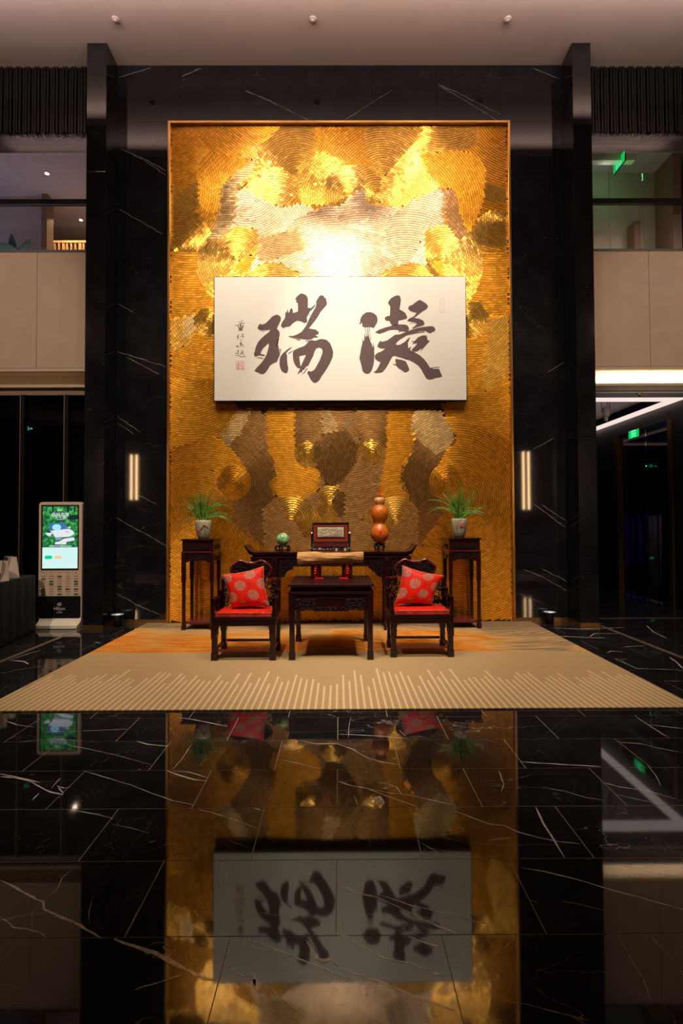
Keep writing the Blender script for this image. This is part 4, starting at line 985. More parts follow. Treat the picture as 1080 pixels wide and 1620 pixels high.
for s_ in (-1, 1):
    inner = [(s_*.705, .85), (s_*.50, .85), (s_*.505, .82), (s_*.56, .79), (s_*.60, .76), (s_*.62, .715), (s_*.68, .69), (s_*.705, .675)]
    outer = [(s_*.793, .85), (s_*1.0, .85), (s_*.99, .81), (s_*.94, .78), (s_*.90, .74), (s_*.87, .71), (s_*.82, .69), (s_*.793, .68)]
    for pl in (inner, outer):
        br_ = MB().prism(pl, -.168, -.146).build('spandrel', 'carving', at_)
        xs_ = [p[0] for p in pl]; cb = MB(); carve(cb, min(xs_)+.01, max(xs_)-.005, .70, .94, -.172, 70, .0065, size=.034, poly=[(pl[0][0], .945), (pl[1][0], .945)]+pl[1:])
        cb.build('carving', 'carving', br_, kind='stuff')
    for y in (-.15, .15):
        lg = leg_block(s_*.749, y, .088, .956, .10, .007)
        if y < 0:
            for z_, hh in ((.74, .10), (.62, .09), (.52, .07)): lg.box(s_*.749-.036, s_*.749+.036, y-.05, y, z_, z_+hh)
            for z_, w2 in ((.88, .05), (.90, .036), (.92, .022)): lg.box(s_*.749-w2/2, s_*.749+w2/2, y-.056, y, z_-.03, z_+.012)
        lg.box(s_*.749-.052, s_*.749+.052, y-.052, y+.052, .04, .075)
        lg.build('leg', 'rosewood', at_, bevel=.003)
    MB().box(s_*.749-.02, s_*.749+.02, -.12, .12, .10, .14).build('stretcher', 'rosewood', at_)

# ---- plant stands
def make_stand():
    t = thing('plant_stand', 'tall rosewood plant stand holding the left potted orchid', 'stand', (-1.902, 7.01, ZR))
    H_ = 1.216; hw = .216
    MB().box(-.226, .226, -.226, .226, H_-.020, H_).build('top', 'rosewood', t, bevel=.004)
    MB().box(-.207, .207, -.207, .207, 1.048, H_-.020).build('waist', 'rosewood', t, bevel=.003)
    MB().box(-.219, .219, -.219, .219, 1.030, 1.048).build('moulding', 'rosewood_red', t, bevel=.004)
    for s_ in (-1, 1):
        sc_ = [(-.17, 1.03), (.17, 1.03), (.17, .90), (.13, .905), (.10, .925), (-.10, .925), (-.13, .905), (-.17, .90)]
        MB().prism(sc_, s_*.20-.008, s_*.20+.008).build('apron', 'rosewood', t, bevel=.002)
        MB().prism(sc_, s_*.20-.008, s_*.20+.008, 'x').build('apron', 'rosewood', t, bevel=.002)
    cb = MB(); carve(cb, -.15, .15, .93, .985, -.21, 34, .0045, size=.022); carve(cb, -.14, .14, 1.075, 1.125, -.209, 40, .0045, size=.022)
    cb.tube([(-.15, -.21, 1.075), (.15, -.21, 1.075)], .004, 5); cb.tube([(-.14, -.21, 1.0), (-.08, -.21, 1.004), (.08, -.21, 1.0), (.15, -.21, 1.002)], .004, 5)
    for s_ in (-1, 1): carve(cb, -.15, .15, .93, .985, s_*.21, 18, .0045, 'x', .022); carve(cb, -.14, .14, 1.075, 1.13, s_*.21, 18, .0045, 'x', .022)
    cb.build('carving', 'carving', t, kind='stuff')
    for x in (-.19, .19):
        for y in (-.19, .19): leg_block(x, y, .052, 1.03, .07, .006).build('leg', 'rosewood', t, bevel=.003)
    MB().box(-.18, .18, -.18, .18, .075, .115).build('shelf', 'rosewood_red', t, bevel=.006)
    return t
st1 = make_stand(); st2 = copy_tree(st1); st2.location = (1.683, 7.03, ZR)
st2['label'] = 'tall rosewood plant stand holding the right potted orchid'; st1['group'] = st2['group'] = 'pair of plant stands'

# ================================================================== POTTED ORCHIDS
def pot_mat(name, seed):
    k = NT(name); nz = k.noise(k.mapping(k.coord(), (14, 14, 1.2), loc=(seed, 0, 0)), 2.2, 4)
    k.l(k.ramp(nz, [(.30, (.20, .17, .09)), (.45, (.46, .40, .28)), (.7, (.62, .57, .45))]), k.b.inputs['Base Color']); k.b.inputs['Roughness'].default_value = .25
    k.b.inputs['Coat Weight'].default_value = .4; return k.m
M['pot_a'] = pot_mat('pot_glaze_a', 1.3); M['pot_b'] = pot_mat('pot_glaze_b', 6.1)
def leaf_mat():
    k = NT('orchid_leaf'); nz = k.noise(k.coord(), 9, 2)
    k.l(k.ramp(nz, [(.3, (.055, .14, .014)), (.55, (.14, .29, .035)), (.75, (.34, .46, .13))]), k.b.inputs['Base Color']); k.b.inputs['Roughness'].default_value = .38; return k.m
M['leaf'] = leaf_mat(); M['soil'] = pm('soil', (.03, .02, .012), .9); M['pink'] = pm('petal_pink', (.80, .12, .20), .5); M['twig'] = pm('twig_black', (.02, .015, .03), .5)
M['pot_foot'] = pm('pot_foot', (.03, .02, .015), .5)
def orchid(x, y, z, R, H_, pm_, label, seed, lean, flower):
    q = random.Random(seed); t = thing('potted_orchid', label, 'plant', (x, y, z), group='potted orchids on the stands')
    prof = [(R*.60, 0), (R*.66, .008), (R*.80, H_*.25), (R*.95, H_*.6), (R, H_*.85), (R*.97, H_*.95), (R*.90, H_), (R*.80, H_*.99), (R*.78, H_*.9)]
    MB().lathe(prof, 0, 0, .012, 40, lambda a, zz: 1+.035*abs(math.sin(4*a))).build('pot', pm_, t, smooth=True)
    MB().lathe([(R*.62, 0), (R*.62, .014)], 0, 0, 0, 24).build('foot_ring', 'pot_foot', t)
    MB().lathe([(R*.77, 0), (R*.7, .01)], 0, 0, H_*.90, 20).build('soil', 'soil', t)
    n = 72
    for i in range(n):
        a = q.uniform(0, 2*PI); L = q.uniform(.34, .60)*(1.1 if i % 3 == 0 else .85); el = q.uniform(.66, 1.5); w_ = q.uniform(.006, .011)
        if i < 20: el = q.uniform(1.15, 1.52); L = q.uniform(.30, .46)
        p = Vector((q.uniform(-.35, .35)*R, q.uniform(-.35, .35)*R, H_*.92)); d = Vector((math.cos(a)*math.cos(el)+lean*.2, .28*math.sin(a)*math.cos(el)-.05, math.sin(el))).normalized()
        ns = 8; Lf = []; Rt = []; md = []
        droop = q.uniform(.10, .30) if el < 1.1 else q.uniform(.02, .14)
        for k in range(ns+1):
            s_ = k/ns; side = d.cross(Vector((0, -1, .3))).normalized()
            wd = w_*(.55+1.2*s_ if s_ < .4 else 1.03*(1-s_)/.6+.03)
            Lf.append(p-side*wd); Rt.append(p+side*wd); md.append(p+Vector((0, .0, -.25*wd)))
            p = p+d*(L/ns); d = (d+Vector((0, 0, -droop))).normalized()
        vs = Lf+md+Rt; m_ = ns+1; fs = []
        for k in range(ns): fs += [(k, k+m_, k+m_+1, k+1), (k+m_, k+2*m_, k+2*m_+1, k+m_+1)]
        MB().add(vs, fs).build('leaf', 'leaf', t, smooth=True)
    b = MB()
    def onpot(u, zz, o=.003):
        a = -PI/2+u; zf = zz/H_; rr = R*(.80+(zf-.25)/.35*.15 if zf < .6 else .95+(zf-.6)*.2)*1.035+o
        return Vector((rr*math.cos(a), rr*math.sin(a), zz+.012))
    if flower == 'branch':
        b.tube([onpot(u, zz) for u, zz in ((-.75, H_*.45), (-.4, H_*.40), (-.1, H_*.44), (.1, H_*.60), (.3, H_*.66), (.7, H_*.62), (.8, H_*.60))], .004, 5)
        b.build('painted_branch', 'twig', t)
        for u, zz in ((-.55, .46), (-.5, .38), (-.25, .40), (-.2, .34), (.25, .72), (.4, .74), (.15, .62)):
            c = onpot(u, H_*zz, .004); MB().ball(c, .009, 8, 5, sy=.35).build('painted_petal', 'pink', t)
    else:
        for i in range(9):
            a = i*2*PI/8; rr = 0 if i == 8 else 1
            c = onpot(.12+rr*.16*math.cos(a), H_*.66+rr*.020*math.sin(a), .004); MB().ball(c, .013, 8, 5, sy=.3).build('painted_petal', 'pink', t)
    return t
orchid(-1.886, 7.03, ZR+1.2165, .113, .24, 'pot_a', 'orchid in a crackled pot painted with a blossom branch, left of the gold panel', 11, -.2, 'branch')
orchid(1.664, 7.05, ZR+1.2165, .110, .25, 'pot_b', 'orchid in a crackled pot painted with one pink flower, right of the gold panel', 23, .2, 'flower')

# ================================================================== ORNAMENTS ON THE ALTAR TABLE
ZA = ZR+1.0415
def jade():
    k = NT('jade'); nz = k.noise(k.coord(), 7, 5, .6, 1.2)
    k.l(k.ramp(nz, [(.3, (.07, .26, .07)), (.48, (.22, .48, .20)), (.6, (.48, .66, .40)), (.75, (.78, .82, .66))]), k.b.inputs['Base Color']); k.b.inputs['Roughness'].default_value = .15; k.b.inputs['Coat Weight'].default_value = .6; return k.m
M['jade'] = jade()
t = thing('ornament_base', 'small dark carved stand under the green stone ball', 'stand', (-.772, 6.9, ZA))
MB().lathe([(.078, .062), (.095, .066), (.098, .076), (.07, .082), (.055, .080), (.05, .070)], 0, 0, 0, 28).build('ring', 'carving', t, smooth=True)
for i in range(5):
    a = -PI/2+i*2*PI/5
    MB().tube([(r_*math.cos(a), r_*math.sin(a), z_) for r_, z_ in ((.085, .066), (.105, .05), (.095, .03), (.08, .015), (.10, .006))], [.010, .013, .010, .008, .011], 6).build('leg', 'carving', t, smooth=True)
MB().lathe([(.088, .010), (.094, .016), (.088, .022), (.075, .016)], 0, 0, 0, 28).build('lower_ring', 'carving', t, smooth=True)
o = MB().ball((0, 0, 0), .0885, 32, 20).build('stone_ball', 'jade', smooth=True); o.location = (-.772, 6.9, ZA+.082+.080); tag(o, 'polished mottled green stone ball on its dark stand on the altar table', 'ball')

M['screen_red'] = pm('screen_red', (.28, .035, .012), .3, coat=.3)
def relief():
    k = NT('carved_stone'); nz = k.noise(k.mapping(k.coord(), (1, 1, 2.2)), 16, 5, .65)
    k.l(k.ramp(nz, [(.3, (.22, .13, .09)), (.5, (.50, .37, .27)), (.7, (.74, .62, .50))]), k.b.inputs['Base Color']); k.bump(nz, .8, .012); return k.m
M['relief'] = relief(); M['tassel_cream'] = pm('tassel_cream', (.55, .42, .2), .6)
t = thing('table_screen', 'framed carved stone table screen on a dark wooden base, middle of the altar table', 'ornament', (-.121, 6.90, ZA))
fw, z0, z1 = .243, .118, .385
MB().box(-fw, fw, -.012, .012, z0, z1).build('panel', 'screen_red', t)
for nm, (xa, xb, za, zb) in (('frame', (-fw-.004, fw+.004, z1-.016, z1+.004)), ('frame', (-fw-.004, fw+.004, z0-.006, z0+.014)), ('frame', (-fw-.004, -fw+.010, z0, z1)), ('frame', (fw-.010, fw+.004, z0, z1))):
    MB().box(xa, xb, -.020, .020, za, zb).build(nm, 'black_plastic', t, bevel=.003)
MB().box(-.192, .192, -.0175, .0, .176, .336).build('inner_frame', 'black_plastic', t, bevel=.003)
rb = MB(); n1, n2 = 28, 12; vs = []; fs = []
for j in range(n2+1):
    for i in range(n1+1):
        vs.append((-.180+.36*i/n1, -.019-.012*abs(math.sin(i*1.9+j*2.3)*math.cos(j*1.3-i*.7))*(0 if i in (0, n1) or j in (0, n2) else 1), .188+.136*j/n2))
for j in range(n2):
    for i in range(n1): a = j*(n1+1)+i; fs.append((a, a+1, a+n1+2, a+n1+1))
rb.add(vs, fs).build('stone_relief', 'relief', t, smooth=True)
MB().box(-.235, .235, -.02, .02, .066, .112).build('waist_board', 'rosewood_red', t, bevel=.002)
MB().box(-.245, .245, -.03, .03, .056, .068).build('base_rail', 'black_plastic', t, bevel=.003)
MB().box(-.235, .235, -.022, .022, .022, .056).build('skirt', 'relief', t)
cb = MB(); carve(cb, -.225, .225, .028, .052, -.024, 40, .004, size=.018); cb.build('carving', 'carving', t, kind='stuff')
MB().box(-.25, .25, -.035, .035, .006, .022).build('base_rail', 'rosewood', t, bevel=.003)
for s_ in (-1, 1):
    MB().prism([(-.055, 0), (.055, 0), (.05, .03), (.028, .05), (.022, .10), (.018, .18), (.014, .24), (.0, .262), (-.014, .24), (-.018, .18), (-.022, .10), (-.028, .05), (-.05, .03)], s_*.256-.013, s_*.256+.013, 'x').build('side_post', 'black_plastic', t, bevel=.004)
for x in (.075, .195): MB().box(x-.014, x+.014, -.040, -.036, .004, .04).build('tag', 'tassel_cream', t)

def gourd_mat():
    k = NT('gourd_skin'); nz = k.noise(k.coord(), 26, 4, .6)
    k.l(k.ramp(nz, [(.3, (.44, .085, .006)), (.6, (.64, .15, .010)), (.8, (.72, .22, .025))]), k.b.inputs['Base Color']); k.b.inputs['Roughness'].default_value = .38; k.b.inputs['Coat Weight'].default_value = .25; k.bump(nz, .35, .004); return k.m
M['gourd'] = gourd_mat(); M['gourd_top'] = pm('gourd_top', (.62, .30, .09), .5, var=.4, vscale=30)
t = thing('stool_base', 'small black four legged stool under the orange gourd', 'stand', (.546, 6.90, ZA))
MB().lathe([(.068, .092), (.072, .098), (.070, .108), (.05, .110)], 0, 0, 0, 24).build('seat_ring', 'black_plastic', t)
MB().lathe([(.060, .070), (.062, .092)], 0, 0, 0, 24).build('apron', 'black_plastic', t)
for i in range(5):
    a = PI/5+i*2*PI/5; MB().tube([(r_*math.cos(a), r_*math.sin(a), z_) for r_, z_ in ((.064, .088), (.075, .066), (.060, .03), (.066, .004))], [.012, .013, .009, .011], 6).build('leg', 'black_plastic', t, smooth=True)
MB().lathe([(.056, .016), (.062, .022), (.056, .028)], 0, 0, 0, 24).build('lower_ring', 'black_plastic', t)
t = thing('gourd', 'large orange bottle gourd with a painted red character, right of the table screen', 'gourd', (.546, 6.90, ZA+.1135))
prof = [(.012, -.004), (.05, .002), (.085, .022), (.112, .058), (.126, .10), (.127, .13), (.119, .17), (.10, .21), (.08, .238), (.070, .254), (.074, .275), (.093, .31), (.110, .352), (.116, .395), (.111, .43), (.095, .47), (.070, .497), (.056, .507), (.054, .515)]
MB().lathe(prof, 0, 0, 0, 40, lambda a, z_: 1+.012*math.sin(3*a+9*z_)).build('body', 'gourd', t, smooth=True)
MB().lathe([(.052, .508), (.060, .53), (.070, .556), (.073, .578), (.066, .60), (.045, .612), (.015, .614)], 0, 0, 0, 36, lambda a, z_: 1+.045*math.cos(9*a)).build('cap', 'gourd_top', t, smooth=True)
MB().tube([(0, 0, .61), (.002, 0, .65), (.004, 0, .69), (.001, 0, .715), (0, 0, .735), (.002, 0, .755)], .007, 6).build('stem', 'cord_red', t, smooth=True)
MB().tube([(.002, 0, .75), (-.010, -.002, .785), (-.03, -.004, .802), (-.055, -.004, .796), (-.085, -.002, .790), (-.108, 0, .785)], [.006, .006, .005, .004, .003, .002], 6).build('tendril', 'tassel_cream', t, smooth=True)
b = MB()
for pts in ([(-.022, .148), (.022, .148)], [(0, .168), (0, .145)], [(-.018, .158), (-.014, .152)], [(.016, .160), (.012, .152)], [(-.014, .136), (.014, .136)], [(-.012, .136), (-.022, .112)], [(0, .146), (0, .108)], [(.012, .136), (.024, .112)], [(-.01, .122), (.012, .122)]):
    b.tube([(x, -.1275+.3*abs(x)**1.35*.25-(.0 if z_ < .14 else -.003), z_) for x, z_ in pts], .0035, 5)
b.build('painted_character', 'cord_red', t, kind='stuff')

# ================================================================== LOG AND TASSELS ON THE TEA TABLE
def bark():
    k = NT('raw_wood'); co = k.coord(); nz = k.noise(k.mapping(co, (1.2, 6, 6)), 7, 5, .6)
    k.l(k.ramp(nz, [(.28, (.20, .08, .022)), (.42, (.46, .21, .065)), (.6, (.62, .32, .11)), (.8, (.72, .42, .18))]), k.b.inputs['Base Color']); k.b.inputs['Roughness'].default_value = .75; k.bump(nz, .7, .02); return k.m
M['log'] = bark()
ZT = ZR+.785
b = MB(); ns, sg = 26, 16; vs = []; fs = []
for i in range(ns+1):
    s_ = i/ns; x = -.487+.76*s_; cz = ZT+.231+.010*s_+.004*math.sin(7*s_); R = .074-.009*s_
    for k in range(sg):
        a = 2*PI*k/sg; rr = R*(1+.10*math.sin(2*a+3*s_)+.05*math.sin(5*a+9*s_)+.04*math.sin(17*s_+3*a))
        vs.append((x, 5.87+rr*math.cos(a)*1.0, cz+rr*math.sin(a)*.95))
for i in range(ns):
    for k in range(sg): q = (k+1) % sg; fs.append((i*sg+k, i*sg+q, (i+1)*sg+q, (i+1)*sg+k))
fs.append(tuple(range(sg))[::-1]); fs.append(tuple(ns*sg+k for k in range(sg)))
o = b.add(vs, fs).build('wood_log', 'log', smooth=False); tag(o, 'pale rough log lying across two red cylinders on the tea table', 'log')
for x, nm, sd in ((-.275, 'left', 1), (.085, 'right', -1)):
    o = MB().lathe([(.060, 0), (.062, .004), (.062, .158), (.058, .163)], x, 5.90, ZT+.0005, 32).build('log_support', 'red_paint', smooth=True)
    tag(o, 'red lacquered cylinder holding up the %s end of the pale log' % nm, 'stand', 'red cylinders under the log')
    t = thing('bead_tassel', 'red bead tassel hanging before the %s red cylinder on the tea table' % nm, 'tassel', (x, 5.82, ZT), group='red bead tassels')
    yk = -.006
    MB().tube([(0, yk+.012, .160), (0, yk, .14), (sd*-.003, yk, .10), (sd*-.006, yk, .06), (sd*.0, yk-.002, .03), (sd*.010, yk-.006, .006)], .0028, 5).build('cord', 'cord_red', t)
    for z_ in (.112, .086, .060): MB().ball((sd*-.004, yk, z_), .0135, 12, 8).build('bead', 'cord_red', t, smooth=True)
    MB().tube([(sd*.010, yk-.006, .006), (sd*.035, yk-.01, .006), (sd*.085, yk-.012, .005)], [.004, .006, .007], 6).build('fringe', 'cord_red', t)
    MB().tube([(sd*.008, yk-.006, .005), (sd*.002, yk-.04, .005), (sd*-.004, yk-.075, .005)], [.004, .006, .007], 6).build('fringe', 'cord_red', t)

# ================================================================== CHARGING KIOSK
t = thing('charging_kiosk', 'upright tan charging kiosk with a lit screen beside the left black pilaster', 'kiosk', (-3.895, 7.10, 0))
def rrect(x0, x1, z0, z1, r, n=6, rb=None):
    rb = r if rb is None else rb; P = []
    for cx, cz, a0, q in ((x1-rb, z0+rb, -PI/2, rb), (x1-r, z1-r, 0, r), (x0+r, z1-r, PI/2, r), (x0+rb, z0+rb, PI, rb)):
        for i in range(n+1): a = a0+PI/2*i/n; P.append((cx+q*math.cos(a), cz+q*math.sin(a)))
    return P
MB().prism(rrect(-.303, .303, .116, 1.747, .045), -.012, .055).build('body', 'white_plastic', t, bevel=.006)
MB().prism(rrect(-.297, .288, .128, .436, .012, 6, .035), -.0165, -.010).build('lower_panel', 'black_plastic', t, bevel=.002)
MB().box(-.269, .257, -.0165, -.010, .796, 1.706).build('screen_bezel', 'black_plastic', t, bevel=.002)
def screen_mat():
    k = NT('screen_forest'); co = k.coord(); nz = k.noise(co, 22, 5, .7); n2 = k.noise(k.mapping(co, (1, 1, 2.2)), 9, 3, .6)
    c = k.ramp(nz, [(.30, (.002, .02, .025)), (.45, (.01, .13, .05)), (.55, (.04, .36, .06)), (.68, (.20, .75, .15)), (.80, (.55, .95, .45))])
    c2 = k.mix(k.math('MULTIPLY', k.math('GREATER_THAN', n2, .57), .7), c, (.004, .03, .05))
    k.b.inputs['Base Color'].default_value = (0, 0, 0, 1); k.b.inputs['Roughness'].default_value = .2
    k.l(c2, k.b.inputs['Emission Color']); k.b.inputs['Emission Strength'].default_value = 1.0; return k.m
M['scr_forest'] = screen_mat()
M['scr_white'] = em('screen_white', (.70, 1.0, .96), .92); M['scr_blue'] = em('screen_blue', (.07, .18, .48), .9); M['scr_disc'] = em('screen_disc', (.38, .88, .92), .95)
M['scr_trunk'] = em('screen_trunk', (.003, .02, .03), 1); M['scr_green'] = em('screen_green', (0, .72, .34), .9); M['scr_amber'] = em('screen_amber', (.95, .72, .38), .9); M['scr_pale'] = em('screen_pale', (.80, .86, .92), .95)
M['scr_lilac'] = em('screen_lilac', (.40, .38, .62), .8)
scr = MB().box(-.246, .242, -.0185, -.0165, 1.114, 1.686).build('picture', 'scr_forest', t)
MB().box(-.246, .242, -.0185, -.0165, .821, 1.114).build('picture', 'scr_white', t)
tb = MB()
for x, w_ in ((-.105, .020), (.105, .028), (.20, .022), (-.19, .012)): tb.box(x-w_/2, x+w_/2, -.0190, -.0185, 1.60, 1.685)
tb.box(.10, .242, -.0190, -.0185, 1.50, 1.565)
tb.build('pictured_trunks', 'scr_trunk', scr, kind='stuff')
MB().box(-.148, .080, -.0192, -.0185, 1.352, 1.452).build('pictured_tray', 'scr_blue', scr)
def fdisc(cx, cz, rx_, rz_, y, n=24): return [(cx+rx_*math.cos(2*PI*i/n), cz+rz_*math.sin(2*PI*i/n)) for i in range(n)]
MB().prism(fdisc(-.05, 1.393, .062, .044, 0), -.0197, -.0190).build('pictured_plate', 'scr_disc', scr)
pb = MB()
pb.prism([(-.205, 1.315), (-.11, 1.318), (-.12, 1.29), (-.15, 1.268), (-.185, 1.283)], -.0196, -.0187); pb.prism([(-.14, 1.345), (.0, 1.36), (.12, 1.372), (.18, 1.34), (.20, 1.30), (.13, 1.262), (.0, 1.25), (-.07, 1.255), (-.10, 1.30)], -.0195, -.0186)
pb.prism([(-.075, 1.155), (-.07, 1.185), (0, 1.20), (.05, 1.235), (.15, 1.248), (.195, 1.25), (.205, 1.21), (.13, 1.195), (.09, 1.19), (.08, 1.155)], -.0198, -.0189); pb.prism([(.09, 1.385), (.15, 1.41), (.14, 1.38)], -.0196, -.0187)
pb.build('pictured_food', 'scr_pale', scr, kind='stuff')
MB().prism([(-.075, 1.25), (.02, 1.26), (.015, 1.225), (-.05, 1.215)], -.0200, -.0191).prism([(.06, 1.345), (.13, 1.325), (.10, 1.32)], -.0200, -.0191).build('pictured_box', 'scr_lilac', scr, kind='stuff')
flat_text('森林奇境', .062, 'scr_pale', 'headline', scr, (-.0, -.0190, 1.566)); flat_text('下午茶', .058, 'scr_pale', 'headline', scr, (.0, -.0190, 1.530))
lb = MB(); lb.box(-.05, .04, -.0192, -.0185, 1.500, 1.506); lb.box(-.15, .16, -.0192, -.0185, 1.128, 1.136)
for i in range(5): lb.prism(fdisc(-.005, 1.632, .012+.006*i, .005, 0, 12), -.0191, -.0185) if i in (0, 4) else None
lb.build('small_print', 'scr_pale', scr, kind='stuff')
for xa, mt in ((-.213, 'scr_green'), (-.078, 'scr_amber')):
    MB().prism(rrect(xa, xa+.105, .950, 1.000, .024), -.0195, -.0185).build('screen_button', mt, t)
M['slot_dark'] = pm('slot_dark', (.10, .07, .05), .5); M['slot_green'] = pm('slot_green', (.02, .11, .01), .4)
GRN = {(0, 2), (1, 0), (2, 1), (2, 4), (3, 1), (3, 4), (4, 2), (5, 0), (5, 2), (5, 3), (5, 4), (6, 0), (7, 0), (7, 2), (7, 4)}
for r_ in range(8):
    for c in range(5):
        g = (r_, c) in GRN; x = -.006+(c-2)*.1145; z_ = .713-r_*.0355; h_ = .010 if g else .004
        sl = MB().box(x-.030, x+.030, -.0175 if g else -.0130, -.011, z_-h_, z_+h_*.6).build('power_bank' if g else 'slot', 'slot_green' if g else 'slot_dark', t)
        if g and (r_*3+c) % 2: MB().box(x-.037, x-.033, -.0140, -.011, z_-.004, z_+.004).build('indicator_light', 'scr_white', t)
for c in range(5):
    x = -.006+(c-2)*.1145
    MB().box(x-.012, x+.012, -.0128, -.011, .757, .766).build('icon', 'slot_dark', t)
M['logo'] = pm('logo_silver', (.62, .58, .54), .4)
flat_text('Hilton', .064, 'logo', 'lettering', t, (-.003, -.0172, .262))
lb = MB()
for rx_, rz_ in ((.030, .021), (.020, .021), (.010, .021)): lb.tube([(-.003+rx_*math.cos(2*PI*i/24), -.0172, .322+rz_*math.sin(2*PI*i/24)) for i in range(24)], .0018, 4, closed=True)
for x in (-.0095, .0035): lb.box(x-.0016, x+.0016, -.018, -.0165, .309, .335)
lb.box(-.0095, .0035, -.018, -.0165, .3205, .3235)
lb.build('emblem', 'logo', t)
lb = MB()
for x in (-.018, -.011, -.004, .003, .010): lb.box(x, x+.0045, -.0172, -.0165, .221, .226)
for i in range(9): lb.box(-.045+.0095*i, -.045+.0095*i+.0065, -.0172, -.0165, .205, .213)
lb.build('small_lettering', 'logo', t, kind='stuff')
MB().prism([(-.135, .004), (-.135, .050), (-.115, .054), (-.06, .075), (-.03, .098), (-.012, .130), (.075, .130), (.075, .004)], -.285, .300, 'x').build('base', 'base_plastic', t, bevel=.004)

# ================================================================== CLOTHED TABLE AND PAPER BAGS
M['black_cloth'] = pm('black_cloth', (.010, .009, .012), .8, bump=.2, var=.2)
t = thing('clothed_table', 'table under a black cloth at the left edge, carrying paper bags', 'table', (-4.446, 5.99, 0), math.radians(9))
MB().box(-.42, .46, -.95, .85, .735, .752).build('tabletop', 'black_cloth', t, bevel=.01)
b = MB(); ring = []
for i in range(120):
    s_ = i/120*4; e = int(s_); f_ = s_-e; c = [(-.42, -.95), (.46, -.95), (.46, .85), (-.42, .85)]; p, q = c[e], c[(e+1) % 4]
    o_ = .012*math.sin(i*1.7)+.008; nx, ny = [(0, -1), (1, 0), (0, 1), (-1, 0)][e]
    ring.append((p[0]+(q[0]-p[0])*f_, p[1]+(q[1]-p[1])*f_, nx*o_, ny*o_))
vs = [(x+.004*nx, y+.004*ny, .74) for x, y, nx, ny in ring]+[(x+nx*1.4, y+ny*1.4, .012) for x, y, nx, ny in ring]
b.add(vs, [(i, (i+1) % 120, 120+(i+1) % 120, 120+i) for i in range(120)]).build('tablecloth', 'black_cloth', t, smooth=True)
M['bag_paper'] = pm('bag_paper', (.60, .50, .44), .7); M['bag_blue'] = pm('bag_blue', (.035, .032, .11), .6, var=.8, vscale=22); M['bag_cream'] = pm('bag_cream', (.66, .56, .42), .7); M['bag_red'] = pm('bag_red', (.6, .08, .04), .6); M['bag_gold'] = pm('bag_gold', (.55, .36, .12), .6)
def paper_bag(x, y, rz, w_, d, h, tilt, label, front, prints):
    t = thing('paper_bag', label, 'bag', (x, y, .7525), rz, 'paper bags on the clothed table'); t.rotation_euler = (0, 0, rz)
    a, c = w_/2, d/2; q = tilt; k = .62
    V_ = [(-a, -c, 0), (a, -c, 0), (a, c, 0), (-a, c, 0), (-a+q, -c*k, h), (a+q, -c*k, h), (a+q, c*k, h), (-a+q, c*k, h)]
    MB().add(V_, [(0, 1, 5, 4)]).build('front', front, t); MB().add(V_, [(2, 3, 7, 6)]).build('back', front, t)
    m1 = (a+.0-.02, 0, h*.35); m2 = (a+q-.035, 0, h)
    MB().add(V_+[m1, m2, (a, 0, 0)], [(1, 10, 8), (10, 2, 8), (1, 8, 9, 5), (2, 6, 9, 8)]).build('gusset', 'bag_paper', t)
    m1 = (-a+.02, 0, h*.35); m2 = (-a+q+.035, 0, h)
    MB().add(V_+[m1, m2, (-a, 0, 0)], [(0, 8, 10), (10, 8, 3), (0, 4, 9, 8), (3, 8, 9, 7)]).build('gusset', 'bag_paper', t)
    MB().add(V_, [(0, 3, 2, 1)]).build('bottom', 'bag_paper', t)
    for (xa, xb, za, zb, mt) in prints:
        f = lambda xx, zz: (xx+q*zz/h, -c+(c-c*k)*zz/h-.0015, zz)
        MB().add([f(xa, za), f(xb, za), f(xb, zb), f(xa, zb)], [(0, 1, 2, 3)]).build('print', mt, t)
    return t
paper_bag(-4.215, 6.52, -.75, .20, .15, .27, -.03, 'paper bag with a plain pale side, rightmost on the clothed table', 'bag_blue', [])
paper_bag(-4.135, 6.17, -.45, .24, .11, .245, .01, 'cream and navy printed paper bag in front on the clothed table', 'bag_cream', [(-.12, .12, .0, .10, 'bag_blue'), (.02, .045, .13, .16, 'bag_red'), (0, .03, .17, .24, 'bag_gold')])
paper_bag(-4.44, 6.44, -.30, .22, .12, .29, 0, 'dark floral paper bag behind the cream one on the clothed table', 'bag_blue', [(.06, .10, .21, .28, 'bag_paper')])

# ================================================================== SIGNS, LAMPS AND SMALL FITTINGS
M['sign_green'] = em('sign_green', (.0, .62, .10), .95); M['sign_glyph'] = em('sign_glyph', (.15, 1.0, .62), 1.3); M['sign_cyan'] = em('sign_cyan', (.02, .85, .60), 9); M['sign_mint'] = em('sign_mint', (.02, .72, .34), 2.2)
def pictogram(u0, v0, s_, fn):
    """running figure in a doorway, flat strokes mapped through fn(u, v)"""
    b = MB()
    def q(pts): b.add([fn(u0+s_*u, v0+s_*v) for u, v in pts], [tuple(range(len(pts)))])
    q([(-.5, -.5), (-.38, -.5), (-.38, .5), (-.5, .5)]); q([(-.5, .38), (.5, .38), (.5, .5), (-.5, .5)]); q([(.38, -.5), (.5, -.5), (.5, .5), (.38, .5)])
    q([(-.06, .16), (.06, .16), (.06, .30), (-.06, .30)]); q([(-.12, -.10), (.10, -.10), (.12, .14), (-.08, .14)]); q([(-.12, -.10), (-.02, -.10), (-.16, -.45), (-.28, -.45)]); q([(.0, -.10), (.10, -.10), (.24, -.42), (.12, -.45)]); q([(.10, .12), (.12, .02), (.28, -.02), (.28, .06)]); q([(-.08, .12), (-.10, .02), (-.26, .06), (-.24, .13)])
    return b
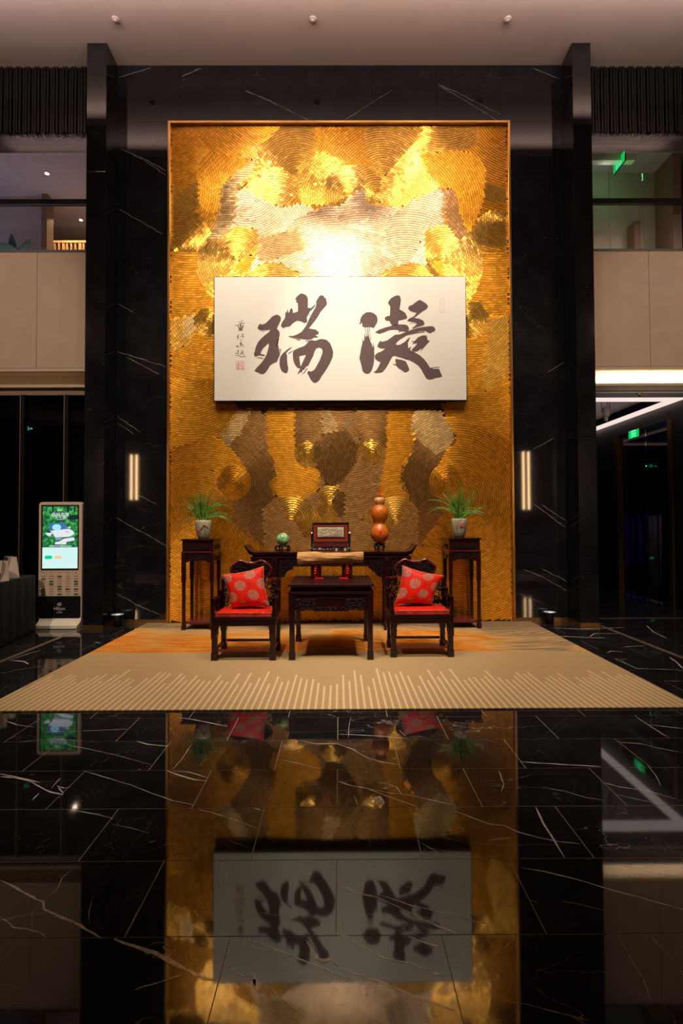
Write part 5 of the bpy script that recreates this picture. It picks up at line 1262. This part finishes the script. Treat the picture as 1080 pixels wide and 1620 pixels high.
def exit_sign(label, loc, size, axis, along, arrows):
    """axis 'x': face looks along -x, sign runs along y; axis 'y': face looks along -y"""
    L, H_ = size; t = thing('exit_sign', label, 'sign', loc)
    if axis == 'x':
        MB().box(-.008, .012, -L/2, L/2, -H_/2, H_/2).build('housing', 'black_metal', t); MB().box(-.011, -.008, -L/2+.005, L/2-.005, -H_/2+.005, H_/2-.005).build('face', 'sign_green', t)
        fn = lambda u, v: (-.013, -u, v)
    else:
        MB().box(-L/2, L/2, -.008, .012, -H_/2, H_/2).build('housing', 'black_metal', t)
        fn = lambda u, v: (u, -.011, v)
    pictogram(0, 0, H_*.86, fn).build('running_figure', 'sign_glyph' if axis == 'x' else 'sign_mint', t, kind='stuff')
    b = MB()
    for s_ in arrows:
        for pts in ([(.9, .12), (1.5, .12), (1.5, -.12), (.9, -.12)], [(1.5, .34), (1.95, 0), (1.5, -.34)]): b.add([fn(s_*u*H_*.5*L/(H_*2), v*H_*.7) for u, v in pts], [tuple(range(len(pts)))])
    if arrows: b.build('arrow', 'sign_glyph' if axis == 'x' else 'sign_mint', t, kind='stuff')
    return t
exit_sign('green lit exit sign hanging inside the upper right window', (4.35, 7.69, 6.99), (.32, .165), 'x', 1, ())
exit_sign('green lit exit sign over the portal in the right corridor', (5.565, 9.50, 3.10), (.34, .155), 'x', 1, ())
exit_sign('small green exit sign with arrows inside the portal, right edge', (6.70, 10.85, 2.64), (.27, .075), 'y', 1, (-1, 1))
exit_sign('low green exit marker on the pale panel at the far right', (6.70, 10.86, .66), (.13, .065), 'y', 1, (-1,))
s5 = exit_sign('small cyan exit sign glowing in the dark glass front at left', (-5.55, 9.0, 3.14), (.20, .075), 'y', 1, (-1, 1))
for c in s5.children:
    if c.name.startswith(('running', 'arrow')): c.data.materials.clear(); c.data.materials.append(M['sign_cyan'])
M['detector'] = pm('detector_white', (.55, .48, .44), .5); M['lens'] = em('downlight_lens', (1, .92, .82), 6.0)
for x, lb_ in ((-2.974, 'left'), (-.329, 'middle'), (2.285, 'right')):
    t = thing('smoke_detector', '%s one of three round smoke detectors on the ceiling' % lb_, 'detector', (x, 6.645, 8.2), group='ceiling smoke detectors')
    MB().lathe([(.036, -.018), (.046, -.012), (.050, 0)], 0, 0, 0, 20).build('base', 'detector', t, smooth=True); MB().lathe([(.012, -.034), (.022, -.030), (.026, -.018)], 0, 0, 0, 16).build('chamber', 'detector', t, smooth=True)
for x, y, lb_ in ((-4.69, 8.05, 'small ceiling downlight high in the upper left window'), (-4.78, 9.3, 'small ceiling downlight above the wooden grille in the upper left window')):
    t = thing('downlight', lb_, 'light', (x, y, 7.09), group='downlights in the upper left room')
    MB().lathe([(.050, -.006), (.055, 0)], 0, 0, 0, 20).build('trim', 'detector', t); MB().lathe([(.030, -.0075), (.030, -.006)], 0, 0, 0, 16).build('lens', 'lens', t)
# track spotlight in the corridor tray
M['lamp_white'] = pm('lamp_white', (.70, .56, .50), .5)
t = thing('track_spotlight', 'pale cylinder spotlight hanging from the corridor ceiling tray on the right', 'light', (4.72, 8.9, 3.72))
MB().tube([(0, 0, 0), (-.03, 0, -.06), (-.02, 0, -.10), (.02, 0, -.14), (.035, 0, -.22)], .006, 6).build('cable', 'black_metal', t)
MB().tube([(-.075, 0, -.34), (-.08, 0, -.16), (.065, 0, -.15), (.07, 0, -.30)], .007, 6).build('bracket', 'black_metal', t)
MB().lathe([(.052, -.42), (.060, -.41), (.060, -.27), (.052, -.25), (.02, -.245)], 0, 0, 0, 24).build('body', 'lamp_white', t, smooth=True)
MB().lathe([(.028, -.50), (.032, -.49), (.032, -.42)], 0, 0, 0, 20).build('snoot', 'lamp_white', t, smooth=True)
t = thing('ceiling_sprinkler', 'tiny brass sprinkler in the dark soffit on the right', 'sprinkler', (4.66, 7.80, 3.43))
MB().lathe([(.010, -.06), (.018, -.055), (.012, -.03), (.03, -.012), (.055, 0)], 0, 0, 0, 16).build('head', 'bronze', t, smooth=True)
# floor uplights at the foot of the black walls
M['blue_lens'] = em('uplight_lens', (.35, .75, 1.0), 1.6)
for x, y, sd in ((2.97, 7.20, 'right'), (-3.13, 7.17, 'left')):
    t = thing('floor_uplight', 'short black floor uplight at the foot of the %s black marble wall' % sd, 'light', (x, y, 0), group='floor uplights')
    MB().lathe([(.055, .001), (.055, .14), (.050, .15)], 0, 0, 0, 24).build('body', 'black_metal', t, smooth=True); MB().lathe([(.060, .150), (.082, .162), (.084, .168), (.060, .160)], 0, 0, 0, 24).build('rim', 'detector', t, smooth=True)
    MB().lathe([(.030, .158), (.030, .164)], .012, -.01, 0, 16).build('lens', 'blue_lens', t)
# wooden radiator grille and broad-leaved plant in the upper left room
M['oak'] = pm('oak_grille', (.50, .27, .11), .5, var=.3, vscale=12)
t = thing('wooden_grille', 'warm lit wooden slat grille behind the upper left window', 'grille', (-4.7, 9.2, 5.361))
for i in range(20):
    w_ = .05 if i % 4 == 0 else .028
    MB().box(-.66+i*.075, -.66+i*.075+w_, -.02, .02, 0, 1.25).build('slat', 'oak', t)
MB().box(-.68, .84, -.03, .03, 1.23, 1.27).build('top_rail', 'oak', t); MB().box(-.68, .84, .03, .06, 0, 1.2).build('backing', 'dark', t)
strip((-4.6, 8.9, 6.85), (-4.6, 9.25, 6.2), 1.2, .05, 16, (1, .66, .34))
M['palm_leaf'] = pm('palm_leaf', (.035, .075, .05), .4, var=.3)
t = thing('banana_plant', 'broad leaved dark green plant inside the upper left window', 'plant', (-5.25, 8.1, 5.361))
MB().lathe([(.12, 0), (.17, .3), (.16, .32)], 0, 0, 0, 20).build('pot', 'black_metal', t, smooth=True)
for tip, base, wd in (((.28, 0, .74), (.02, 0, .30), .075), ((-.26, -.03, .66), (.16, 0, .33), .10), ((-.55, 0, .58), (-.1, 0, .3), .09), ((-.1, .1, .9), (0, 0, .3), .07)):
    p0, p1 = Vector(base), Vector(tip); d = p1-p0; sd_ = d.cross(Vector((0, 1, .15))).normalized(); Lf, Md, Rt = [], [], []
    for k in range(9):
        s_ = k/8; c = p0+d*s_+Vector((0, 0, -.06*s_*s_)); ww = wd*math.sin(PI*min(1, .08+s_*.92))**.7
        Lf.append(c-sd_*ww); Md.append(c+Vector((0, -.012, -.012))); Rt.append(c+sd_*ww)
    MB().add(Lf+Md+Rt, [f for k in range(8) for f in ((k, k+9, k+10, k+1), (k+9, k+18, k+19, k+10))]).build('leaf', 'palm_leaf', t, smooth=True)
# tall wall sconces on the far wall of the lobby, seen as reflections in the polished marble
M['sconce'] = em('sconce_glow', (1, .66, .34), 34.0)
for x, z, h_, lb_ in ((-9.55, 3.62, 2.1, 'left'), (8.72, 3.40, 2.7, 'right')):
    t = thing('wall_sconce', 'tall twin tube wall sconce on the %s of the lobby rear wall' % lb_, 'light', (x, -8.95, z), group='rear wall sconces')
    for q in (-.13, .11): MB().box(q-.036, q+.036, .02, .09, -h_/2, h_/2).build('tube', 'sconce', t, bevel=.01)
    MB().box(-.24, .24, -.04, .02, -h_/2-.05, h_/2+.05).build('backplate', 'bronze', t)
